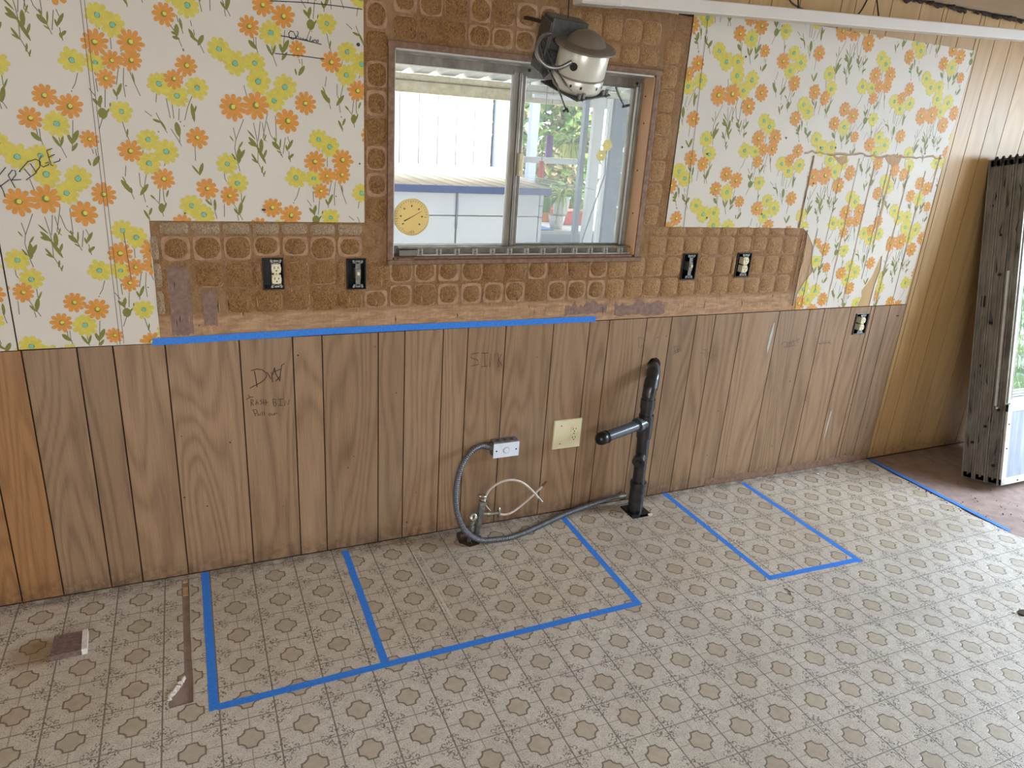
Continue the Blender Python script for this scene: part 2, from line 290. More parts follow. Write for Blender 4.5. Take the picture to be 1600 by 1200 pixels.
# ---------------------------------------------------------------- mesh helpers
class MB:
    def __init__(s): s.v = []; s.f = []; s.mi = []; s.mats = []; s.sm = []
    def m(s, mat):
        if mat not in s.mats: s.mats.append(mat)
        return s.mats.index(mat)
    def add(s, vs, fs, mat, smooth=False, mx=None):
        o = len(s.v); k = s.m(mat)
        for v in vs: s.v.append(tuple(mx @ Vector(v)) if mx else tuple(v))
        for f in fs: s.f.append(tuple(i+o for i in f)); s.mi.append(k); s.sm.append(smooth)
        return s
    def box(s, x0, x1, y0, y1, z0, z1, mat, b=0.0, mx=None):
        if b <= 0:
            vs = [(x, y, z) for x in (x0, x1) for y in (y0, y1) for z in (z0, z1)]
            fs = [(0, 1, 3, 2), (4, 6, 7, 5), (0, 4, 5, 1), (2, 3, 7, 6), (0, 2, 6, 4), (1, 5, 7, 3)]
            return s.add(vs, fs, mat, False, mx)
        bm = bmesh.new(); bmesh.ops.create_cube(bm, size=1)
        for v in bm.verts: v.co = Vector(((x0+x1)/2+v.co.x*(x1-x0), (y0+y1)/2+v.co.y*(y1-y0), (z0+z1)/2+v.co.z*(z1-z0)))
        bmesh.ops.bevel(bm, geom=bm.edges[:], offset=b, segments=2, affect='EDGES', profile=.5)
        return s.frombm(bm, mat, False, mx)
    def frombm(s, bm, mat, smooth=False, mx=None):
        bm.verts.index_update(); vs = [v.co.copy() for v in bm.verts]; fs = [tuple(v.index for v in f.verts) for f in bm.faces]; bm.free()
        return s.add(vs, fs, mat, smooth, mx)
    def prism(s, outer, holes, d0, d1, mat, plane='xz', sidemat=None):
        loops = [outer]+list(holes)
        def P(p, d): return (p[0], d, p[1]) if plane == 'xz' else (p[0], p[1], d)
        tri = tessellate_polygon([[Vector((p[0], p[1], 0)) for p in l] for l in loops])
        flat = [p for l in loops for p in l]; n = len(flat)
        def area(t): a, b, c = (flat[i] for i in t); return (b[0]-a[0])*(c[1]-a[1])-(b[1]-a[1])*(c[0]-a[0])
        fr, bk = [], []
        for t in tri:
            if abs(area(t)) < 1e-12: continue
            if area(t) < 0: t = t[::-1]
            if plane == 'xz': fr.append(t); bk.append(tuple(i+n for i in t[::-1]))
            else: fr.append(t[::-1]); bk.append(tuple(i+n for i in t))
        vs = [P(p, d0) for p in flat]+[P(p, d1) for p in flat]
        s.add(vs, fr+bk, mat)
        sd = []; o = 0
        for li, l in enumerate(loops):
            A = sum(l[i][0]*l[(i+1) % len(l)][1]-l[(i+1) % len(l)][0]*l[i][1] for i in range(len(l)))
            for i in range(len(l)):
                a, b = o+i, o+(i+1) % len(l)
                q = (a, a+n, b+n, b)
                sd.append(q)
            o += len(l)
        s.add(vs, sd, sidemat or mat)
        return s
    def tube(s, pts, r, mat, seg=10, caps=True, smooth=True, mx=None):
        pts = [Vector(p) for p in pts]; n = len(pts)
        rr = r if isinstance(r, (list, tuple)) else [r]*n
        T = [(pts[min(i+1, n-1)]-pts[max(i-1, 0)]).normalized() for i in range(n)]
        up = Vector((0, 0, 1)) if abs(T[0].z) < .9 else Vector((1, 0, 0))
        N = T[0].cross(up).normalized(); vs = []
        for i in range(n):
            N = (N-T[i]*N.dot(T[i])); N = N.normalized() if N.length > 1e-6 else T[i].orthogonal().normalized()
            B = T[i].cross(N)
            for j in range(seg):
                a = 2*pi*j/seg; vs.append(pts[i]+(N*cos(a)+B*sin(a))*rr[i])
        fs = [(i*seg+j, i*seg+(j+1) % seg, (i+1)*seg+(j+1) % seg, (i+1)*seg+j) for i in range(n-1) for j in range(seg)]
        s.add(vs, fs, mat, smooth, mx)
        if caps: s.add(vs, [tuple(range(seg))[::-1], tuple((n-1)*seg+j for j in range(seg))], mat, False, mx)
        return s
    def lathe(s, prof, mat, seg=28, mx=None, smooth=True):
        vs = []; fs = []; n = len(prof)
        for r, z in prof:
            for j in range(seg): a = 2*pi*j/seg; vs.append((r*cos(a), r*sin(a), z))
        for i in range(n-1):
            for j in range(seg): fs.append((i*seg+j, i*seg+(j+1) % seg, (i+1)*seg+(j+1) % seg, (i+1)*seg+j))
        return s.add(vs, fs, mat, smooth, mx)
    def ribbon(s, pts, wd, y, mat, plane='xz'):
        n = len(pts); L = []
        for i in range(n):
            a = pts[max(i-1, 0)]; b = pts[min(i+1, n-1)]; dx, dz = b[0]-a[0], b[1]-a[1]; l = hypot(dx, dz) or 1
            nx, nz = -dz/l, dx/l; ww = wd[i] if isinstance(wd, list) else wd
            L.append((pts[i][0]+nx*ww/2, pts[i][1]+nz*ww/2)); L.append((pts[i][0]-nx*ww/2, pts[i][1]-nz*ww/2))
        P = (lambda p: (p[0], y, p[1])) if plane == 'xz' else (lambda p: (p[0], p[1], y))
        s.add([P(p) for p in L], [(2*i, 2*i+1, 2*i+3, 2*i+2) for i in range(n-1)], mat)
        return s
    def ob(s, name, parent=None, loc=None, **kw):
        me = bpy.data.meshes.new(name); me.from_pydata(s.v, [], s.f)
        for m in s.mats: me.materials.append(MT[m])
        me.polygons.foreach_set('material_index', s.mi); me.polygons.foreach_set('use_smooth', s.sm)
        if loc:
            me.transform(Matrix.Translation(-Vector(loc)))
        me.update(); o = bpy.data.objects.new(name, me); COL.objects.link(o)
        if loc: o.location = loc
        if parent:
            o.parent = parent
            if loc: o.matrix_parent_inverse = parent.matrix_basis.inverted()
            else: o.matrix_parent_inverse = parent.matrix_basis.inverted()
        for k, v in kw.items(): o[k] = v
        return o
def empty(name, loc=(0, 0, 0), **kw):
    o = bpy.data.objects.new(name, None); COL.objects.link(o); o.location = loc; o.empty_display_size = .05
    for k, v in kw.items(): o[k] = v
    return o
def rect(x0, x1, z0, z1): return [(x0, z0), (x1, z0), (x1, z1), (x0, z1)]
def circ(cx, cz, r, n=24, rz=None, jit=0, seed=0):
    R = random.Random(seed); return [(cx+(r*(1+R.uniform(-jit, jit)))*cos(2*pi*i/n), cz+((rz or r)*(1+R.uniform(-jit, jit)))*sin(2*pi*i/n)) for i in range(n)]
def smoothpts(pts, k=6):
    pts = [Vector(p) for p in pts]; out = []
    for i in range(len(pts)-1):
        p0, p1, p2, p3 = pts[max(i-1, 0)], pts[i], pts[i+1], pts[min(i+2, len(pts)-1)]
        for j in range(k):
            t = j/k; out.append(.5*((2*p1)+(p2-p0)*t+(2*p0-5*p1+4*p2-p3)*t*t+(3*p1-p0-3*p2+p3)*t**3))
    out.append(pts[-1]); return out

# ================================================================ the setting
X0, X1, Y0, ZC = -3.0, 5.4, -5.0, 2.295
WIN = (0.668, 1.703, 1.178, 1.880)                      # rough opening of window_1
BOX = [(0.224, 0.292, 1.078, 1.185), (0.506, 0.574, 1.071, 1.180), (1.957, 2.033, 1.073, 1.186),
       (2.256, 2.336, 1.078, 1.187), (3.097, 3.185, 0.759, 0.869)]
HOLEP = (1.883, 0.676)
def holes_in(x0, x1, z0, z1):
    out = []
    for b in BOX:
        if b[0] >= x0 and b[1] <= x1 and b[2] >= z0 and b[3] <= z1: out.append(rect(*b))
    if x0 < HOLEP[0]-.045 and x1 > HOLEP[0]+.045 and z0 < HOLEP[1] < z1: out.append(circ(HOLEP[0], HOLEP[1], .043, 24))
    return out
wall = MB()
hl = [rect(*WIN)]+[rect(*b) for b in BOX]+[circ(HOLEP[0], HOLEP[1], .045, 20)]
wall.prism(rect(X0, X1, -.02, ZC+.25), hl, .011, .10, 'groove')
wall.box(X0, -1.2, .0, .011, 0, ZC, 'wallplain'); wall.box(4.92, X1, .0, .011, 0, ZC, 'wallplain')
wall_back = wall.ob('wall_back', kind='structure', label='long panelled kitchen wall with the window')

def hpart(mb, name, par, **kw): return mb.ob(name, par, **kw)
# lower panelling: every grooved plank is a piece
GR = [-1.2, -1.02, -.86, -.74, -.62, -.497, -.349, -.248, -.096, .135, .3125, .415, .621, .723, .876, .978, 1.14, 1.355, 1.527, 1.624,
      1.815, 1.948, 2.085, 2.192, 2.35, 2.576, 2.77, 2.868, 3.05, 3.195, 3.222, 3.333, 3.455]
def plank(x0, x1, z0, z1, mat, y0=0.0, jit=0.0):
    g = .0024; a, b = x0+g, x1-g; hs = []
    for bb in BOX:
        if bb[1] > x0 and bb[0] < x1 and bb[3] > z0 and bb[2] < z1: hs.append(bb)
    m = MB()
    if hs:
        bb = hs[0]
        if bb[0] > a+.002 and bb[1] < b-.002: m.prism(rect(a, b, z0, z1), [rect(*bb)], y0, .0105, mat)
        else:
            ax, bx = max(a, bb[0]), min(b, bb[1])
            m.box(a, b, y0, .0105, z0, bb[2], mat); m.box(a, b, y0, .0105, bb[3], z1, mat)
            if ax > a: m.box(a, ax, y0, .0105, bb[2], bb[3], mat)
            if bx < b: m.box(bx, b, y0, .0105, bb[2], bb[3], mat)
    elif x0 < HOLEP[0] < x1 and z0 < HOLEP[1] < z1:
        m.prism(rect(a, b, z0, z1), [circ(HOLEP[0], HOLEP[1], .038, 26, .042, .05, 3)], y0, .0105, mat)
    else:
        m.prism([(a, z0), (b, z0), (b, z1), (a, z1)], [], y0, .0105, mat)
    return m.ob('wood_plank', wall_back)
for i in range(len(GR)-1):
    mat = 'plank_red' if GR[i] < -.498 else 'plank'
    pk = plank(GR[i], GR[i+1], 0.004, .903 if GR[i] > -.11 else .905, mat, 0.0 if GR[i] > -.1 else -.0012)
    if GR[i] == 1.815: hole_plank = pk
    if GR[i] == .3125: dw_plank = pk
    if abs(GR[i]-1.14) < .001: pass
# upper panelling behind and above the wallpaper
UG = [.56, .82, 1.05, 1.22, 1.44, 1.60, 1.766, 1.898, 2.097, 2.208, 2.356, 2.58, 2.66, 2.77, 2.868, 3.05, 3.195, 3.222, 3.333, 3.455]
for i in range(len(UG)-1):
    z0 = .907 if UG[i] >= 2.57 else (2.118 if UG[i] < 1.8 else 1.31)
    plank(UG[i], UG[i+1], z0, ZC, 'plank_light' if z0 > 2 or UG[i] > 2.57 else 'plank_light', .0004)
FG = [3.455, 3.484, 3.59, 3.71, 3.835, 4.0, 4.21, 4.34, 4.52, 4.70, 4.92]
for i in range(len(FG)-1): plank(FG[i], FG[i+1], 0.004, ZC, 'plank_light')

# stripped backsplash board with dried tile mastic
bb = MB()
ragR = random.Random(4)
rag = [(2.652+.006*ragR.uniform(-1, 1), .907+(1.305-.907)*i/10) for i in range(11)]
hs = [rect(*b) for b in BOX[:4]]
outer = [(-.116, .907)]+rag+[(1.838, 1.305), (1.838, 2.092), (1.6, 2.098), (1.3, 2.093), (.57, 2.10), (.57, 1.305), (-.104, 1.305)]
bb.prism(outer, hs+[rect(*WIN)], -.0008, .0105, 'board')
board = bb.ob('backsplash_board', wall_back, label='brown stripped board with square marks of dried tile mastic')
RP = random.Random(21)
def patch(x0, x1, z0, z1, kind):
    cx, cz = (x0+x1)/2, (z0+z1)/2; w2, h2 = (x1-x0)/2, (z1-z0)/2
    m = MB(); n = 22
    sq = []
    for i in range(20):
        a = 2*pi*i/20+pi/20; c, s_ = cos(a), sin(a); k = (abs(c)**7+abs(s_)**7)**(-1/7); j = 1-RP.uniform(0, .05)
        sq.append((cx+(w2-.0035)*c*k*j, cz+(h2-.0035)*s_*k*j))
    m.prism(sq, [], -.0019, -.0008, 'tileghost' if kind != 'grey' else 'masticgrey')
    if kind == 'grey': pass
    e = {'round': RP.uniform(2.0, 3.2), 'full': RP.uniform(4, 8), 'light': RP.uniform(4, 9), 'grey': 9}[kind]
    fr = {'round': RP.uniform(.78, .93), 'full': RP.uniform(1.0, 1.05), 'light': RP.uniform(.93, 1.02), 'grey': .96}[kind]
    mat = {'round': 'mastic', 'full': 'mastic', 'light': 'masticlit', 'grey': 'masticgrey'}[kind]
    ox, oz = RP.uniform(-.002, .002), RP.uniform(-.002, .002)
    o1, o2 = [], []
    for i in range(n):
        a = 2*pi*i/n; c, s_ = cos(a), sin(a); k = (abs(c)**e+abs(s_)**e)**(-1/e); j = fr*(1-RP.uniform(0, .09))
        o1.append((cx+ox+w2*.93*c*k*j, cz+oz+h2*.93*s_*k*j)); o2.append((cx+ox+w2*.84*c*k*j, cz+oz+h2*.84*s_*k*j))
    vs = [(p[0], -.0019, p[1]) for p in o1]+[(p[0], -.0040-RP.uniform(0, .0008), p[1]) for p in o2]+[(cx, -.0042, cz)]
    fs = [(i, (i+1) % n, n+(i+1) % n, n+i) for i in range(n)]+[(n+i, n+(i+1) % n, 2*n) for i in range(n)]
    m.add(vs, fs, mat, True)
    m.ob('mastic_patch', board)
PX, PZ = .0925, .0898
def blocked(x0, x1, z0, z1):
    for b in BOX[:4]+[(WIN[0]-.015, WIN[1]+.02, WIN[2]-.02, WIN[3]+.015)]:
        if x1 > b[0]+.004 and x0 < b[1]-.004 and z1 > b[2]+.004 and z0 < b[3]-.004: return True
    return False
zr = [.996, 1.086, 1.175, 1.262, 1.303]
for r in range(4):
    for c in range(0, 29):
        x0 = .0105+PX*(c-1); x1 = x0+PX
        if (r < 2 and c == 0) or (r == 0 and c == 1): continue
        if x1 > 2.63: continue
        z0, z1 = zr[r], zr[r+1]
        for q_ in BOX[:4]:
            if x1 > q_[0] and x0 < q_[1]:
                if r == 2 and z0 < q_[3]: z0 = q_[3]+.003
                if r == 0 and z1 > q_[2]: z1 = q_[2]-.003
        # trim a patch that an outlet box or the window cuts into
        pieces = [(x0, x1)]
        for b in BOX[:4]:
            if z1 > b[2]+.004 and z0 < b[3]-.004:
                q = []
                for a_, b_ in pieces:
                    if b_ <= b[0] or a_ >= b[1]: q.append((a_, b_))
                    else:
                        if b[0]-a_ > .022: q.append((a_, b[0]-.004))
                        if b_-b[1] > .022: q.append((b[1]+.004, b_))
                pieces = q
        if x1 > WIN[0]-.012 and x0 < WIN[1]+.02 and z1 > WIN[2]-.02:
            if r >= 3: continue
            if r == 2: z1 = min(z1, WIN[2]-.024)
            if z1-z0 < .03: continue
        if r == 3 and x0 < .52: kind = 'grey'
        elif x0 > 1.5: kind = 'light'
        elif r == 2 and x0 < .7: kind = 'round'
        elif x0 > .55 and r < 2: kind = RP.choice(['round', 'full'])
        else: kind = 'full'
        if r == 3 and 1.85 < x0: kind = 'light'
        for a_, b_ in pieces: patch(a_, b_, z0, z1, kind)
# column left of the first one, and around the window
for r in range(3): patch(-.108, -.083, zr[r]+.004, zr[r+1], 'grey')
for r in range(9):
    z0 = 1.303+PZ*(r)*.98; z1 = z0+PZ*.98
    if z1 > 2.09: break
    patch(.574, WIN[0]-.016, z0, z1, 'round' if r % 3 else 'full')
    patch(WIN[1]+.022, 1.805 if r else 1.80, z0, z1, 'light')
zz = [1.902, 1.975, 2.062, 2.088]
for r in range(2):
    for c in range(12):
        x0 = .664+PX*.94*c+(.0 if r else 0); x1 = x0+PX*.94
        if x1 > 1.72: continue
        patch(x0, x1, zz[r], zz[r+1], RP.choice(['full', 'round', 'round']) if x0 < 1.2 else 'light')
# torn purple-grey paper and long pale scrapes low on the board
m = MB()
for (x0, x1, z0, z1) in ((-.070, -.004, .925, 1.165), (.030, .072, .955, 1.085), (1.40, 1.60, .930, .985), (1.64, 1.90, .915, .985)):
    n = 14; R = random.Random(int(x0*1000)+9); pts = [(x0+(x1-x0)*i/n, z0+R.uniform(0, .012)) for i in range(n+1)]+[(x1-(x1-x0)*i/n, z1+R.uniform(-.022, .012)) for i in range(n+1)]
    m.prism(pts, [], -.0016, -.0008, 'purple')
m.ob('torn_paper', board, label='purplish grey torn paper remains', kind='stuff')
m = MB(); R = random.Random(5)
for i in range(150):
    x = R.uniform(-.09, 2.62); z = R.uniform(.925, 1.02) if R.random() < .75 else R.uniform(1.0, 1.2); h = R.uniform(.008, .045)
    if blocked(x-.01, x+.01, z, z+h): continue
    y = -.0044 if z > .99 else -.0018
    m.ribbon([(x, z), (x+R.uniform(-.002, .002), z+h/2), (x+R.uniform(-.003, .003), z+h)], [.0005, R.uniform(.0015, .004), .0005], y, 'bareply' if R.random() < .8 else 'debris')
m.ob('scrape_marks', board, kind='stuff')
# vertical torn ridge and bare ply at the right end of the board
m = MB(); R = random.Random(8)
m.prism([(2.652, .909), (2.70, .909), (2.69, .99), (2.705, 1.06), (2.728, 1.09), (2.706, 1.17), (2.702, 1.215), (2.655, 1.275), (2.618, 1.297), (2.648, 1.2)], [], -.0006, .0004, 'bareply')
m.ob('torn_ply_strip', wall_back, label='pale bare plywood strip where paper was torn off')
m = MB()
for x in (2.625, 2.642): m.ribbon([(x+R.uniform(-.002, .002), .93+.36*i/12) for i in range(13)], [R.uniform(.002, .006) for i in range(13)], -.0046, 'debris' if x > 2.64 else 'masticlit')
m.ob('torn_ridge', board, kind='stuff')

# ---------------------------------------------------------------- wallpaper with printed daisies
CELL = [('Y',-0.1805,1.874,0.029),('Y',-0.1446,1.8526,0.0307),('O',-0.1948,1.8031,0.0319),('O',-0.1037,1.8124,0.0314),('Y',-0.2569,1.7501,0.0305),('Y',-0.1993,1.7499,0.026),('O',-0.1569,1.7582,0.025),('O',-0.1069,1.7641,0.0266),('O',-0.1776,1.7088,0.0239),('Y',-0.1468,1.6216,0.0273),('O',-0.3363,1.6517,0.0293),('O',-0.2771,1.6275,0.0312),('O',-0.3783,1.5887,0.0275),('Y',-0.316,1.5779,0.0325),('O',-0.2381,1.5398,0.0232),('O',-0.1352,1.5112,0.0301),('Y',-0.0834,1.5468,0.0282),('Y',-0.0374,1.5146,0.0316),('Y',-0.087,1.4774,0.03),('O',-0.0516,1.4327,0.0292),('O',0.0399,1.7621,0.0278),('O',0.0021,1.7227,0.0251),('Y',-0.0392,1.7061,0.0302),('Y',0.0647,1.7025,0.0297),('Y',0.0066,1.6766,0.0294),('O',0.0534,1.5591,0.0278),('Y',0.1332,1.8162,0.0308),('Y',0.1769,1.7812,0.0328),('Y',0.2339,1.7864,0.0291),('Y',0.2416,1.7352,0.0338),('Y',0.3199,1.7249,0.0331),('Y',0.2854,1.6829,0.0302),('O',0.1613,1.6551,0.0365),('O',0.2307,1.6649,0.0371),('O',0.3246,1.6249,0.0339),('O',0.381,1.6812,0.031),('Y',0.1347,1.4851,0.0289),('Y',0.1617,1.4272,0.0295),('O',0.0708,1.4075,0.0289),('O',0.1354,1.3869,0.0266),('Y',0.0214,1.3545,0.0303),('Y',0.0549,1.3267,0.0308),('O',-0.009,1.297,0.029)]
STEMS = [('L',[-0.4411,1.2968,-0.4354,1.2637,-0.4408,1.2356,-0.4348,1.1928,-0.4289,1.1657]),('L',[-0.4092,1.3232,-0.4359,1.2602]),('F',[-0.4534,1.2724,-0.4426,1.2549,0.0038]),('F',[-0.4154,1.2568,-0.4306,1.2338,0.0054]),('F',[-0.4113,1.232,-0.4363,1.1928,0.01]),('F',[-0.4274,1.2356,-0.4308,1.1892,0.0131]),('F',[-0.4506,1.2197,-0.4351,1.191,0.0054]),('L',[-0.3804,1.3149,-0.3731,1.2675,-0.3708,1.2391,-0.3734,1.1958,-0.3638,1.1739,-0.3558,1.1517]),('L',[-0.36,1.3204,-0.3695,1.2605]),('F',[-0.4,1.292,-0.3766,1.264,0.0046]),('F',[-0.3969,1.271,-0.3708,1.2391,0.01]),('F',[-0.3991,1.255,-0.3746,1.2444,0.0092]),('F',[-0.3593,1.2676,-0.3619,1.2247,0.0115]),('F',[-0.3744,1.2462,-0.349,1.192,0.0092]),('F',[-0.345,1.2354,-0.3565,1.2066,0.0069]),('F',[-0.3915,1.2212,-0.3738,1.1922,0.0062]),('F',[-0.3921,1.205,-0.3723,1.1922,0.0046]),('F',[-0.3593,1.1848,-0.3637,1.1629,0.0054]),('F',[-0.3518,1.1701,-0.3589,1.1518,0.0038]),('L',[-0.3544,1.317,-0.3492,1.2748]),('L',[-0.337,1.3452,-0.3543,1.2712,-0.3433,1.2605]),('F',[-0.3437,1.2819,-0.3526,1.2605,0.0038]),('L',[-0.3402,1.3207,-0.3313,1.282,-0.3181,1.2642,-0.3056,1.239,-0.2961,1.2135]),('F',[-0.3263,1.2606,-0.3042,1.2372,0.0123]),('F',[-0.3198,1.2749,-0.3143,1.257,0.0054]),('L',[-0.3131,1.3404,-0.3134,1.2642]),('F',[-0.3,1.2715,-0.3038,1.2408,0.0046]),('F',[-0.3139,1.2354,-0.2995,1.2245,0.0038]),('L',[-0.2854,1.2751,-0.2947,1.2245]),('L',[-0.2787,1.2788,-0.2729,1.2608]),('F',[-0.2623,1.2699,-0.2823,1.2354,0.0085]),('F',[-0.2849,1.2535,-0.2803,1.2335,0.0054]),('L',[-0.2762,1.2335,-0.275,1.2171,-0.2721,1.2005]),('F',[-0.2611,1.2262,-0.2766,1.2116,0.0077]),('F',[-0.2761,1.2207,-0.274,1.206,0.0077]),('L',[-0.4028,1.422,-0.3947,1.3851]),('L',[-0.3674,1.5616,-0.3667,1.5455]),('L',[-0.3601,1.562,-0.3607,1.5361,-0.3563,1.5151]),('F',[-0.3818,1.5511,-0.3604,1.528,0.0123]),('L',[-0.3144,1.5534,-0.3147,1.5288]),('F',[-0.3304,1.5443,-0.3142,1.514,0.0077]),('F',[-0.3036,1.5458,-0.3145,1.5139,0.0069]),('L',[-0.3145,1.5189,-0.3025,1.4846]),('L',[-0.2741,1.59,-0.2812,1.5339]),('F',[-0.2922,1.553,-0.2827,1.5222,0.0085]),('F',[-0.2641,1.5629,-0.2849,1.5237,0.0123]),('L',[-0.2816,1.5305,-0.2865,1.5037]),('F',[-0.2699,1.5279,-0.2865,1.5037,0.0077]),('L',[-0.2352,1.5129,-0.2321,1.4996]),('L',[-0.2259,1.5134,-0.2252,1.4931]),('F',[-0.2479,1.4836,-0.2434,1.4645,0.005]),('F',[-0.2189,1.4934,-0.2373,1.4637,0.0115]),('L',[-0.1508,1.4689,-0.1558,1.4374]),('F',[-0.1638,1.4371,-0.1553,1.4181,0.0035]),('F',[-0.1682,1.4265,-0.1423,1.3877,0.0123]),('F',[-0.1446,1.4061,-0.1434,1.3866,0.0062]),('L',[-0.1434,1.3866,-0.1385,1.3706]),('L',[-0.1174,1.4493,-0.1177,1.414,-0.1122,1.4035]),('L',[-0.0983,1.4447,-0.1066,1.4108]),('F',[-0.0962,1.4164,-0.1209,1.3825,0.0108]),('L',[-0.112,1.3892,-0.1081,1.3623]),('L',[-0.0994,1.5162,-0.1019,1.5074]),('L',[-0.042,1.4822,-0.0463,1.4714]),('L',[-0.0643,1.403,-0.0699,1.3613]),('L',[-0.0558,1.4051,-0.0557,1.3689,-0.0503,1.3544]),('F',[-0.0411,1.4001,-0.0488,1.3781,0.0054]),('F',[-0.0927,1.3843,-0.08,1.3712,0.0054]),('L',[-0.0836,1.3755,-0.0641,1.3504]),('F',[-0.0633,1.3596,-0.066,1.3302,0.0169]),('F',[-0.0496,1.3617,-0.0609,1.3377,0.0054]),('L',[-0.0641,1.3321,-0.0619,1.3192]),('F',[-0.1065,1.3514,-0.1036,1.3475,0.0038]),('F',[-0.1154,1.3386,-0.1008,1.3077,0.0069]),('F',[-0.0924,1.3455,-0.102,1.3223,0.0069]),('L',[-0.1029,1.3132,-0.1021,1.304]),('L',[-0.1796,1.8441,-0.179,1.8366]),('L',[-0.1538,1.8239,-0.1542,1.7882]),('L',[-0.2462,1.7187,-0.2557,1.6896,-0.265,1.6747]),('F',[-0.2682,1.6703,-0.2663,1.6666,0.0038]),('L',[-0.1286,1.7923,-0.131,1.7842]),('L',[-0.1419,1.7406,-0.1515,1.695]),('F',[-0.162,1.6829,-0.1531,1.6609,0.0062]),('F',[-0.1387,1.6993,-0.1539,1.6641,0.0085]),('L',[-0.1528,1.669,-0.1544,1.6542]),('L',[-0.128,1.7418,-0.1338,1.6964,-0.1318,1.6625]),('L',[-0.1135,1.7335,-0.1031,1.6989,-0.0921,1.6688]),('F',[-0.1076,1.7309,-0.1037,1.7021,0.0038]),('F',[-0.1293,1.6952,-0.1247,1.692,0.0038]),('L',[-0.2041,1.724,-0.202,1.7163]),('L',[-0.2032,1.7067,-0.2019,1.6717]),('L',[-0.2229,1.6796,-0.2089,1.6583]),('F',[-0.2171,1.6528,-0.1974,1.6316,0.0085]),('F',[-0.1948,1.6626,-0.203,1.6312,0.01]),('L',[-0.202,1.6394,-0.1981,1.6201]),('F',[-0.1957,1.6284,-0.1955,1.598,0.0223]),('F',[-0.1724,1.6448,-0.1747,1.6322,0.0038]),('F',[-0.1773,1.6281,-0.1874,1.6126,0.0046]),('L',[-0.1822,1.6796,-0.1878,1.6306]),('L',[-0.1973,1.6005,-0.2103,1.5683]),('F',[-0.2029,1.6181,-0.2046,1.6016,0.0046]),('L',[-0.147,1.5938,-0.142,1.5673,-0.135,1.544]),('F',[-0.1349,1.5744,-0.14,1.5505,0.005]),('L',[-0.0482,1.6787,-0.0522,1.6535]),('L',[-0.0851,1.6279,-0.0672,1.614]),('F',[-0.0655,1.6057,-0.0414,1.597,0.0069]),('L',[-0.0549,1.6249,-0.0403,1.5903,-0.0292,1.5687]),('F',[-0.0456,1.6036,-0.0317,1.5771,0.0062]),('L',[-0.0235,1.6673,-0.0171,1.6122]),('L',[-0.0088,1.6499,-0.0074,1.6111]),('L',[0.0101,1.6411,0.0055,1.6068]),('L',[0.0478,1.6777,0.0336,1.6462,0.0221,1.6079]),('F',[0.0179,1.5928,0.021,1.5906,0.0038]),('F',[-0.0016,1.6012,0.0031,1.5602,0.0146]),('L',[0.0058,1.5724,0.0031,1.541]),('L',[-0.0182,1.5814,-0.001,1.5512,0.0074,1.5325]),('F',[0.0086,1.6053,0.0116,1.601,0.0038]),('F',[-0.0544,1.5724,-0.0507,1.5699,0.0038]),('L',[0.028,1.7361,0.0233,1.7192]),('L',[0.003,1.8719,0.0141,1.8542]),('F',[0.022,1.8724,0.019,1.8373,0.0123]),('F',[0.0059,1.8508,0.0186,1.8445,0.0062]),('F',[0.0079,1.8377,0.0272,1.8333,0.0085]),('L',[0.0236,1.8362,0.0313,1.8129]),('F',[0.0335,1.809,0.036,1.8005,0.0046]),('L',[0.0241,1.8962,0.0273,1.8777]),('F',[0.0314,1.8892,0.0358,1.8581,0.0069]),('L',[0.0353,1.8596,0.0375,1.8488]),('F',[0.045,1.6572,0.0492,1.6054,0.01]),('F',[0.058,1.652,0.0491,1.6285,0.0054]),('L',[0.0604,1.8861,0.0624,1.8705]),('F',[0.0537,1.8632,0.0683,1.836,0.0085]),('L',[0.0666,1.863,0.0686,1.8472]),('F',[0.0923,1.8503,0.0756,1.8206,0.0115]),('F',[0.0555,1.8459,0.0808,1.8285,0.0069]),('L',[0.0795,1.829,0.0912,1.8009]),('L',[0.0452,1.5338,0.0435,1.4911]),('F',[0.0322,1.4771,0.0533,1.4483,0.0054]),('F',[0.0637,1.4848,0.0514,1.4472,0.01]),('L',[0.1247,1.4582,0.1252,1.4398,0.1299,1.4308]),('L',[0.0782,1.3755,0.0804,1.3569]),('F',[0.063,1.3744,0.0813,1.355,0.0062]),('F',[0.0905,1.3751,0.0902,1.3402,0.0077]),('L',[0.0869,1.3495,0.0933,1.3137]),('L',[0.1181,1.3614,0.116,1.3197]),('L',[0.147,1.362,0.1565,1.3393]),('L',[0.1713,1.4022,0.1712,1.3701]),('F',[0.1833,1.3893,0.1678,1.3567,0.0046]),('F',[0.1461,1.3475,0.1602,1.3271,0.0062]),('F',[0.1711,1.3682,0.1608,1.326,0.0115]),('L',[0.1558,1.3279,0.1583,1.3087]),('L',[0.1631,1.328,0.1713,1.3107])]
